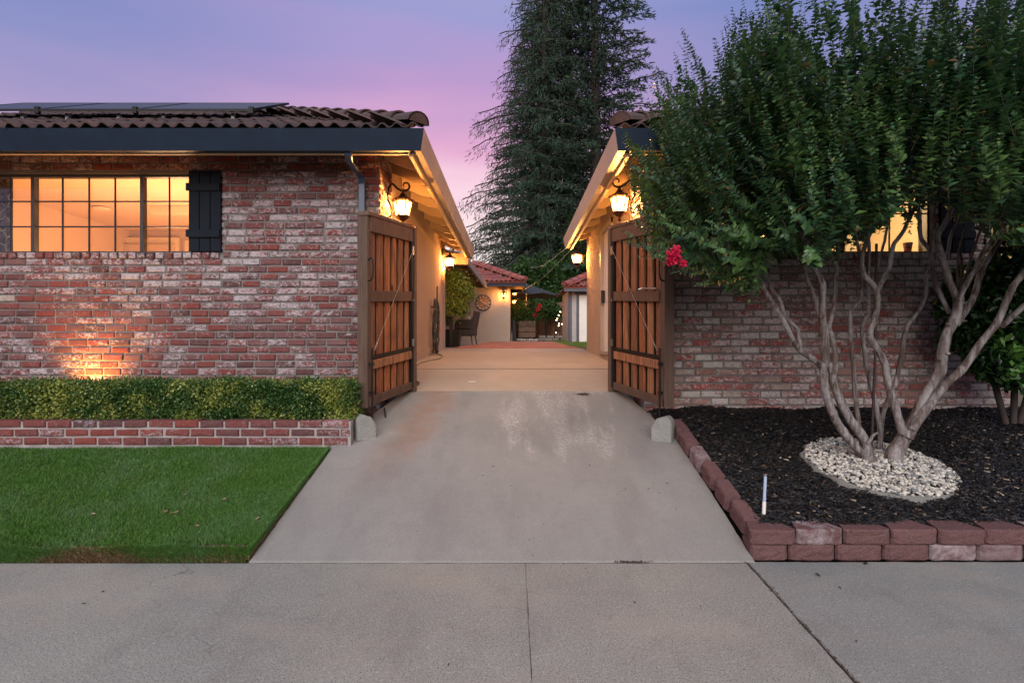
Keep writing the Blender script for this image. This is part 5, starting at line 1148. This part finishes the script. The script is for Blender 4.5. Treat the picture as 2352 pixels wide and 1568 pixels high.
# litter
n_ = 46; yy_ = NR.uniform(2.4, 6.2, n_); xx_ = NR.uniform(-1.4, 1.4, n_) * np.where(yy_ < 3.5, 1.9, 1); o = chips(n_, xx_, yy_, np.array([(zg(q) if q > 3.534 else 0) + .006 + (.004 if q > 3.534 else 0) for q in yy_]), .006, .02, .004, .009, M['mulch'], 'litter_specks'); tag(o, 'small dark specks of debris on the driveway and sidewalk', 'debris')
q_ = P(1450, 1283, 3.56); o = chips(70, q_.x + NR.normal(size=70) * .05, 3.533 + NR.normal(size=70) * .008, NR.uniform(.0, .008, 70), .008, .025, .005, .01, M['soil'], 'joint_debris'); tag(o, 'crumbled dirt in a chipped spot of the driveway joint', 'debris')
n_ = 140; tt_ = NR.rand(n_); o = chips(n_, j0 + (j1 - j0) * tt_ + NR.normal(size=n_) * .006, 3.53 + (2.24 - 3.53) * tt_, NR.uniform(-.01, .004, n_), .006, .03, .003, .008, M['soil'], 'joint_debris'); tag(o, 'dirt and bits filling the slanting sidewalk joint', 'debris')
# stake, pole, litter
q = Vector((XP(1754, 3.84), 3.84, zm(3.84))); st = thing('marker_stake', 'pale blue plastic stake in mulch behind the front blocks', 'stake', q)
MB().tube([q, q + Vector((.004, 0, .10))], .013, 8).build('sleeve', M['white'], st); MB().tube([q + Vector((.004, 0, .1)), q + Vector((.012, 0, .275))], .0105, 8).build('tube', M['pvc'], st); MB().tube([q + Vector((.012, 0, .275)), q + Vector((.012, 0, .29))], .012, 8).build('cap', M['steel'], st)
a, b = P(2001, 1045, 4.75), P(2010, 830, 4.78); tag(MB().tube([a, b, P(2013, 560, 4.85)], .011, 8).build('support_stake', plain('rusty_rod', (.05, .025, .02), .7)), 'thin dark brown support rod standing among the myrtle stems', 'stake')
o = chips(90, g(1340, 908).x + NR.normal(size=90) * .045, g(1340, 908).y + NR.normal(size=90) * .03, g(1340, 908).z + NR.rand(90) * .015, .01, .035, .004, .01, M['mulch'], 'leaf_debris'); tag(o, 'small clump of dark debris at the top of the driveway', 'debris')
tag(MB().box(g(1076, 877).x, g(1076, 877).x + .09, g(1076, 877).y, g(1076, 877).y + .035, g(1076, 877).z - .009, g(1076, 877).z - .004).build('paper_scrap', M['white']), 'white paper scrap on the concrete inside the gate', 'paper')
for px, py in ((1776, 1350), (1879, 1322), (1988, 1296)):
    D = CZ * F / (py - VY); fallen((XP(px, D), D, .006), .03, M['chip'] if px == 1776 else M['mulch'], 'dry curled leaf in the sidewalk joint' if px == 1776 else 'dark bark bit on the right sidewalk slab ' + ('nearer the joint' if px == 1879 else 'below the red blocks'), None)

# ------------------------------------------------------------------ crape myrtle
mt = thing('crape_myrtle', 'multi stem crape myrtle with smooth grey trunks and glossy crown', 'tree', (3.0, 4.65, zm(4.65)))
def A8(x, y): return ((1500 + x / 2.044) * .9408, (900 + y / 2.044) * .9408)
def A2(x, y): return ((1700 + x / 2.94) * .9408, (480 + y / 2.94) * .9408)
def stem(pts, r0, r1, D0, D1, name='stem', n=9):
    m_ = len(pts) - 1; q = [P(p[0], p[1], D0 + (D1 - D0) * (i / m_)) for i, p in enumerate(pts)]; q = crom(q, 5); L_ = len(q)
    rad = [.84 * (r0 + (r1 - r0) * (i / (L_ - 1)) ** .8) * (1 + .035 * math.sin(i * .9 + pts[0][0]) + R.uniform(-.02, .02)) for i in range(L_)]
    q = [p + Vector((R.uniform(-.002, .002), R.uniform(-.002, .002), 0)) for p in q]
    MB().tube(q, rad, n).build(name, M['bark'], mt); return q
stem([A8(1275, 470), A8(1262, 430), A8(1262, 395)], .078, .058, 4.60, 4.60, 'base')
stem([A8(1400, 470), A8(1392, 440), A8(1430, 370), A8(1470, 300)], .095, .062, 4.62, 4.60, 'base')
tips = []
S = lambda *a, **k: tips.append(stem(*a, **k)[-1])
S([A8(1262, 440), A8(1200, 385), A8(1125, 290), A8(1085, 210), A8(1052, 110), A8(1045, 40), A2(905, 1190)], .042, .036, 4.60, 4.55)
S([A8(1265, 430), A8(1245, 350), A8(1175, 250), A8(1120, 140), A8(1092, 60), A2(975, 1260), A2(950, 1190)], .050, .034, 4.58, 4.60)
S([A2(905, 1215), A2(830, 1160), A2(740, 1095), A2(690, 1020), A2(620, 880), A2(545, 760), A2(480, 640), A2(400, 500), A2(330, 400)], .034, .015, 4.55, 4.25)
S([A2(760, 1105), A2(735, 1020), A2(725, 950), A2(640, 860), A2(600, 740), A2(530, 640), A2(500, 480), A2(480, 380)], .022, .014, 4.52, 4.6)
S([A2(925, 1220), A2(925, 1080), A2(920, 960), A2(905, 850), A2(908, 700), A2(905, 620), A2(850, 520), A2(800, 430), A2(795, 330), A2(740, 250), A2(690, 150)], .040, .020, 4.58, 4.5)
S([A2(895, 1000), A2(890, 900), A2(850, 720), A2(800, 600), A2(775, 490), A2(700, 400), A2(620, 300), A2(540, 250)], .022, .014, 4.68, 4.9)
S([A2(1000, 1270), A2(1000, 1150), A2(975, 1000), A2(955, 930), A2(990, 780), A2(1000, 600), A2(1018, 430), A2(1010, 250)], .026, .016, 4.72, 4.9)
S([A8(1240, 400), A8(1215, 250), A8(1200, 120), A8(1195, 20), A2(1115, 1080), A2(1105, 900), A2(1110, 820), A2(1175, 740), A2(1190, 620), A2(1175, 450), A2(1150, 300)], .026, .015, 4.75, 5.0)
S([A8(1320, 430), A8(1325, 300), A8(1290, 120), A2(1240, 1300), A2(1205, 1100), A2(1190, 930), A2(1235, 830), A2(1235, 650), A2(1240, 400), A2(1230, 250)], .026, .016, 4.80, 4.95)
S([A8(1440, 320), A8(1405, 200), A8(1365, 70), A2(1345, 1180), A2(1290, 1080), A2(1245, 990), A2(1280, 880), A2(1300, 760), A2(1285, 650), A2(1205, 560), A2(1190, 430), A2(1230, 300), A2(1280, 180)], .040, .018, 4.55, 4.5)
S([A2(1295, 680), A2(1330, 610), A2(1385, 500), A2(1415, 350), A2(1480, 260), A2(1530, 150)], .026, .016, 4.52, 4.4)
S([A8(1325, 430), A8(1335, 250), A8(1385, 110), A2(1430, 1350), A2(1480, 1090), A2(1510, 940), A2(1600, 810), A2(1650, 690), A2(1650, 570), A2(1700, 480), A2(1720, 330)], .026, .016, 4.82, 5.0)
S([A2(1240, 640), A2(1300, 500), A2(1350, 320), A2(1380, 150)], .017, .012, 4.9, 5.0)
S([A8(1455, 340), A8(1520, 210), A8(1585, 90), A8(1625, 10), A2(1760, 1150), A2(1800, 980), A2(1860, 860), A2(1885, 720)], .064, .042, 4.58, 4.52)
S([A2(1880, 750), A2(1810, 590), A2(1770, 440), A2(1730, 300), A2(1790, 190), A2(1860, 90)], .034, .020, 4.52, 4.4)
S([A2(1820, 840), A2(1760, 720), A2(1710, 600), A2(1680, 400), A2(1610, 290), A2(1600, 130), A2(1580, 20)], .024, .017, 4.6, 4.7)
S([A2(1880, 740), A2(1930, 640), A2(2010, 500), A2(2090, 350), A2(2180, 260), A2(2300, 150)], .028, .018, 4.5, 4.3)
S([A2(1860, 920), A2(1920, 840), A2(1990, 720), A2(2040, 560), A2(2120, 400), A2(2230, 250), A2(2330, 150)], .034, .022, 4.6, 4.7)
S([A2(1700, 400), A2(1710, 250), A2(1700, 60)], .02, .016, 4.62, 4.6)
S([A8(1480, 300), A8(1580, 170), A8(1650, 80), A8(1720, 20), A2(1960, 1170), A2(2040, 1050), A2(2160, 900), A2(2230, 740), A2(2290, 620), A2(2420, 480)], .045, .024, 4.55, 4.2)
S([A2(2190, 930), A2(2300, 830), A2(2450, 700), A2(2600, 560)], .028, .02, 4.4, 4.1)
S([A2(1800, 450), A2(1830, 270), A2(1880, 180), A2(1900, 80)], .018, .013, 4.8, 4.9)
stem([A8(1265, 370), A8(1290, 335), A8(1312, 318)], .018, .010, 4.54, 4.50, 'broken_stub')
# knots
for x_, y_, D in ((1745, 1165, 4.5), (1815, 915, 4.48), (1805, 1125, 4.5), (2010, 1080, 4.42), (905, 860, 4.5), (885, 1190, 4.50), (1240, 985, 4.52)):
    c = P(*A2(x_, y_), D); mb = MB(); mb.lathe([(0, -.016), (.016, -.008), (.02, 0), (.014, .01), (0, .014)], 8, c, sm=True); mb.build('knot', M['bark'], mt)
# crown
BOT = [(1400, 380), (1425, 565), (1480, 590), (1560, 625), (1640, 640), (1690, 650), (1712, 700), (1740, 690), (1765, 575), (1850, 610), (1900, 620), (1960, 560), (2000, 575), (2050, 500), (2110, 480), (2200, 520), (2260, 560), (2352, 600), (2900, 600)]
TOP = [(1400, 420), (1430, 300), (1470, 330), (1500, 150), (1530, 170), (1555, 65), (1575, 75), (1600, 200), (1635, 90), (1660, 40), (1700, -5), (1760, -60), (2900, -200)]
def itp(tb, x):
    if x <= tb[0][0]: return tb[0][1]
    for (a, b), (c, d) in zip(tb, tb[1:]):
        if x <= c: return b + (d - b) * (x - a) / (c - a)
    return tb[-1][1]
def proj(p): return VX + p[0] / p[1] * F, VY - (p[2] - CZ) / p[1] * F
leafP, leafD, leafN, leafL, leafW = [], [], [], [], []; twigs = MB(); tc_ = Vector((3.05, 4.65, 2.25))
def shoot(base, tip, leafk=1.0, step=.024, stem_r=.0025, droop=0):
    base, tip = Vector(base), Vector(tip); L_ = (tip - base).length; m_ = (base + tip) / 2 + Vector((0, 0, -.06 * L_ + droop)) + Vector((R.uniform(-.04, .04), R.uniform(-.04, .04), 0)) * L_
    n_ = max(4, int(L_ / step)); ax_ = (tip - base).normalized(); u_ = ax_.orthogonal().normalized(); w_ = ax_.cross(u_); ph = R.uniform(0, 6); pts_ = []
    for i in range(n_ + 1):
        t = i / n_; p = base * (1 - t) ** 2 + m_ * 2 * t * (1 - t) + tip * t * t; pts_.append(p)
        if i < 2: continue
        sz_ = leafk * (1 - .68 * max(0, (t - .45) / .55)) 
        for sgn in (0, PI):
            a = ph + sgn + i * .45 + R.uniform(-.6, .6); out = u_ * math.cos(a) + w_ * math.sin(a); dd = (out * 1.0 + ax_ * .55 + Vector((0, 0, R.uniform(-.5, .25)))).normalized(); nn_ = (ax_ - dd * ax_.dot(dd) + Vector((R.uniform(-.3, .3), R.uniform(-.3, .3), R.uniform(-.1, .5)))).normalized()
            leafP.append(p[:]); leafD.append(dd[:]); leafN.append(nn_[:]); leafL.append(.064 * sz_ * R.uniform(.6, 1.3)); leafW.append(.047 * sz_ * R.uniform(.85, 1.15))
    k = max(1, n_ // 4); twigs.tube(pts_[::k], [stem_r * (1 - .6 * i / max(1, len(pts_[::k]) - 1)) for i in range(len(pts_[::k]))], 4, False)
def ok(tip, base):
    for q, mg in ((tip, 0), (base, -20)):
        x_, y_ = proj(q)
        if q[1] > 5.9 or q[1] < 2.7: return False
        if x_ < 1415: return False
        if y_ > itp(BOT, x_) - 12 - mg * .3 or y_ < itp(TOP, x_) - 3: return False
    return True
cnt = 0; tries = 0
while cnt < 2050 and tries < 60000:
    tries += 1
    th = R.uniform(0, 2 * PI); rr_ = R.uniform(.15, 1) ** .5; hz = R.random(); p = Vector((3.05 + 2.35 * rr_ * math.cos(th), 4.55 + 1.45 * rr_ * math.sin(th), 1.75 + 2.9 * hz ** 1.15))
    out = (p - Vector((3.05, 4.6, 1.2))); out.z = max(out.z, .0); dirn = (out.normalized() * 1.0 + Vector((0, 0, .42 if hz > .2 else -.1)) + Vector((R.gauss(0, .26), R.gauss(0, .26), R.gauss(0, .22)))).normalized()
    L_ = R.uniform(.25, 1.05); b_ = p - dirn * L_
    if not ok(p, b_): continue
    px_, _ = proj(p)
    if px_ > 2560 and R.random() < .6: continue
    if px_ < 1680 and R.random() < .42: continue
    if p.z > 3.3 and R.random() < min(.80, (p.z - 3.5) * 1.1): continue
    shoot(b_, p, R.uniform(.85, 1.2) * (1.12 if p.z < 2.5 else 1)); cnt += 1
# signature shoots seen against the sky and the left edge
for (bx_, by_, tx_, ty_, D) in ((1700, 330, 1567, 66, 4.3), (1745, 330, 1638, 92, 4.5), (1790, 330, 1667, 40, 4.4), (1800, 250, 1706, 4, 4.3), (1640, 380, 1500, 158, 4.5), (1660, 420, 1522, 182, 4.2), (1600, 420, 1470, 250, 4.4), (1720, 380, 1607, 175, 4.6), (1860, 220, 1790, -20, 4.3), (1760, 300, 1700, 130, 4.7), (1560, 470, 1432, 310, 4.4), (1540, 420, 1425, 365, 4.1), (1620, 330, 1545, 200, 4.7), (1690, 250, 1650, 120, 4.6), (1820, 200, 1750, -30, 4.6), (1560, 520, 1437, 470, 4.2), (2250, 250, 2290, -20, 4.2), (2330, 280, 2352, 60, 4.2), (2120, 200, 2150, -30, 4.4), (1520, 560, 1446, 400, 4.3)):
    shoot(P(bx_, by_, D + .1), P(tx_, ty_, D), 1.0, .022)
for (bx_, by_, tx_, ty_, D) in ((1660, 610, 1426, 553, 3.95), (1680, 600, 1470, 590, 3.9), (1640, 560, 1440, 560, 4.1), (1700, 625, 1540, 625, 3.95), (1720, 630, 1600, 655, 4.0), (1700, 560, 1500, 520, 4.2), (1760, 560, 1722, 695, 3.8), (1740, 560, 1700, 680, 3.9), (1770, 540, 1740, 690, 3.85), (1740, 590, 1640, 640, 4.0), (2000, 470, 1985, 560, 4.2), (2040, 450, 2030, 530, 4.3), (2075, 460, 2090, 535, 4.3), (1975, 480, 1955, 575, 4.2), (1780, 500, 1790, 575, 4.1), (1820, 500, 1835, 590, 4.2), (2010, 430, 2005, 520, 4.0), (2120, 430, 2110, 520, 4.2), (1900, 500, 1880, 620, 4.0), (1870, 500, 1920, 615, 3.9), (1890, 520, 1940, 600, 4.1)):
    shoot(P(bx_, by_, D + .1), P(tx_, ty_, D), 1.05, .024, droop=.04)
v, f = leaf_cloud(np.array(leafP), np.array(leafD), unit(np.array(leafN)), np.array(leafL), np.array(leafW), .3, .12)
link('leaves', mesh_np('leaves', v, f, M['myrtle']), mt, 'stuff'); twigs.build('twigs', M['barkdark'], mt, 'stuff')
for tp0 in tips[2:]:                                # limbs carrying on into the crown
    for _ in range(3):
        e = tp0 + Vector((R.uniform(-.35, .35) + (tp0.x - 3.05) * .3, R.uniform(-.35, .35), R.uniform(.5, 1.1)))
        MB().tube(crom([tp0 - Vector((0, 0, .02)), (tp0 + e) / 2 + Vector((R.uniform(-.06, .06), 0, 0)), e], 4), [.012 - .0009 * i for i in range(9)], 5).build('limb', M['barkdark'], mt)
for px, py, r_ in ((1546, 588, .040), (1541, 600, .026), (1551, 577, .028), (1568, 604, .018)):
    q = np.array(P(px, py, 3.9)); blob_leaves('flower_cluster', mt, M['petal'], q + NR.normal(size=(int(r_ * 5200), 3)) * r_ * .5, .022, .018)

# ---- camellia at right
cmh = thing('camellia_shrub', 'dark glossy broad leaved shrub at the right picture edge', 'shrub', (4.9, 5.5, .6)); pts = []
for px, py, D, r_ in ((2330, 640, 5.4, .3), (2250, 660, 5.5, .3), (2200, 700, 5.6, .22), (2280, 730, 5.4, .33), (2340, 760, 5.3, .35), (2230, 770, 5.5, .22), (2190, 760, 5.6, .14), (2290, 820, 5.3, .25), (2330, 850, 5.3, .2), (2400, 700, 5.3, .4), (2420, 820, 5.2, .35), (2255, 840, 5.4, .12), (2170, 790, 5.6, .08), (2330, 560, 5.5, .25)):
    n = int(r_ * r_ * 15000); pts.append(np.array(P(px, py, D)) + unit(NR.normal(size=(n, 3))) * r_ * (NR.rand(n, 1) ** .5))
pts = np.concatenate(pts); pts = pts[pts[:, 1] < 5.93]; n = len(pts); d_ = unit(NR.normal(size=(n, 3)) + [0, -.5, -.3]); v, f = leaf_cloud(pts, d_, unit(NR.normal(size=(n, 3)) * .6 + [0, -.5, 1]), NR.uniform(.06, .10, n), NR.uniform(.03, .045, n), .25, .1)
link('leaves', mesh_np('leaves', v, f, M['camellia']), cmh, 'stuff')
for dx in (-.15, .1, .3): MB().tube(crom([(4.9 + dx * .3, 5.5, .6), (4.85 + dx, 5.5, 1.2), (4.8 + dx * 1.6, 5.5, 2.1)], 4), [.03] * 5 + [.02] * 4, 6).build('stem', M['barkdark'], cmh)
M['lime'] = leafm('lime_new_leaves', [(0, (.06, .18, .03)), (1, (.12, .26, .05))], .35, .5)
pts = np.concatenate([np.array(P(px, py, 4.9)) + NR.normal(size=(16, 3)) * .035 for px, py in ((2325, 808, ), (2345, 830), (2300, 780), (2330, 862))]); blob_leaves('new_leaves', cmh, M['lime'], pts, .085, .04)

# ------------------------------------------------------------------ conifers
def conifer(px, D, top, base_w, label, left_droop, seed, rx=1.0, nb=340, z0=2.6, shape=.8, name='conifer'):
    rs = np.random.RandomState(seed); X0 = XP(px, D); t = thing(name, label, 'conifer', (X0, D, 1.4), group='tall conifers behind the courtyard')
    MB().tube([(X0, D, 1.2), (X0 + .05, D, top * .5), (X0, D, top)], [.42, .27, .04], 9).build('trunk', M['barkdark'], t)
    Pn, Dn, Nn, Ln, Wn = [], [], [], [], []; limbs = MB()
    for i in range(nb):
        h = (round((i + .5) / nb * 34) / 34 * .75 + (i + rs.rand()) / nb * .25) if not left_droop else (i + rs.rand()) / nb; z = z0 + (top - z0) * h; L_ = base_w * (1 - h) ** shape * rs.uniform(.55, 1.08) + .3; a = i * 2.39996 + rs.uniform(-.3, .3); ca, sa = math.cos(a), math.sin(a)
        if ca > 0: L_ *= rx
        rise = rs.uniform(.05, .25) if not left_droop else .12; dr_ = (.34 if left_droop else .16)
        K = max(4, int(L_ / .17)); bp_ = []
        for k in range(K + 1):
            u = k / K; q = np.array([X0 + ca * L_ * u, D + sa * L_ * u, z + rise * L_ * u - dr_ * L_ * u * u + .04 * math.sin(k + i)]); bp_.append(q)
            if u < .12: continue
            m_ = (8 if left_droop else 10) if u > .3 else 5; spread = .10 + .36 * L_ * .3 * (1 - u * .75)
            lat_ = rs.uniform(-1, 1, m_) * spread; dn = -(rs.rand(m_) ** 1.2) * (.65 if left_droop else .17) * (.4 + .6 * u)
            pts_ = q + np.stack([-sa * lat_ + ca * rs.uniform(-.08, .08, m_), ca * lat_, dn - .12 * np.abs(lat_)], 1); Pn.append(pts_)
            g_ = np.array([ca * .8, sa * .8, -.15]) if not left_droop else np.array([ca * .45, sa * .45, -.8]); Dn.append(g_ + rs.normal(size=(m_, 3)) * .42)
        limbs.tube([Vector(q) for q in bp_[::2]] if len(bp_) > 3 else [Vector(q) for q in bp_], .028, 4, False)
    Pn = np.concatenate(Pn); Dn = unit(np.concatenate(Dn)); n = len(Pn); v, f = leaf_cloud(Pn, Dn, unit(rs.normal(size=(n, 3)) + [0, -1, .3]), rs.uniform(.16, .36, n), rs.uniform(.035, .085, n) * (.55 if left_droop else 1), .2, .1)
    link('needles', mesh_np('needles', v, f, M['conifer']), t, 'stuff'); limbs.build('branches', M['barkdark'], t, 'stuff')
conifer(1250, 29, 25, 5.8, 'drooping cedar on the left of the tall conifer group', True, 21, .6, 520, shape=.9, name='cedar_tree')
conifer(1304, 30.5, 27, 4.8, 'tallest dense redwood in the middle of the conifer group', False, 22, 1.0, 380, shape=.8, name='redwood_tree')
conifer(1366, 28.5, 24, 6.3, 'right hand redwood with open spreading branches above the right roof', False, 23, 1.0, 330, shape=.8, name='redwood_tree')
conifer(1222, 33, 21, 3.4, 'slim dark conifer behind the drooping cedar', False, 24, 1.0, 230, shape=.8, name='redwood_tree')
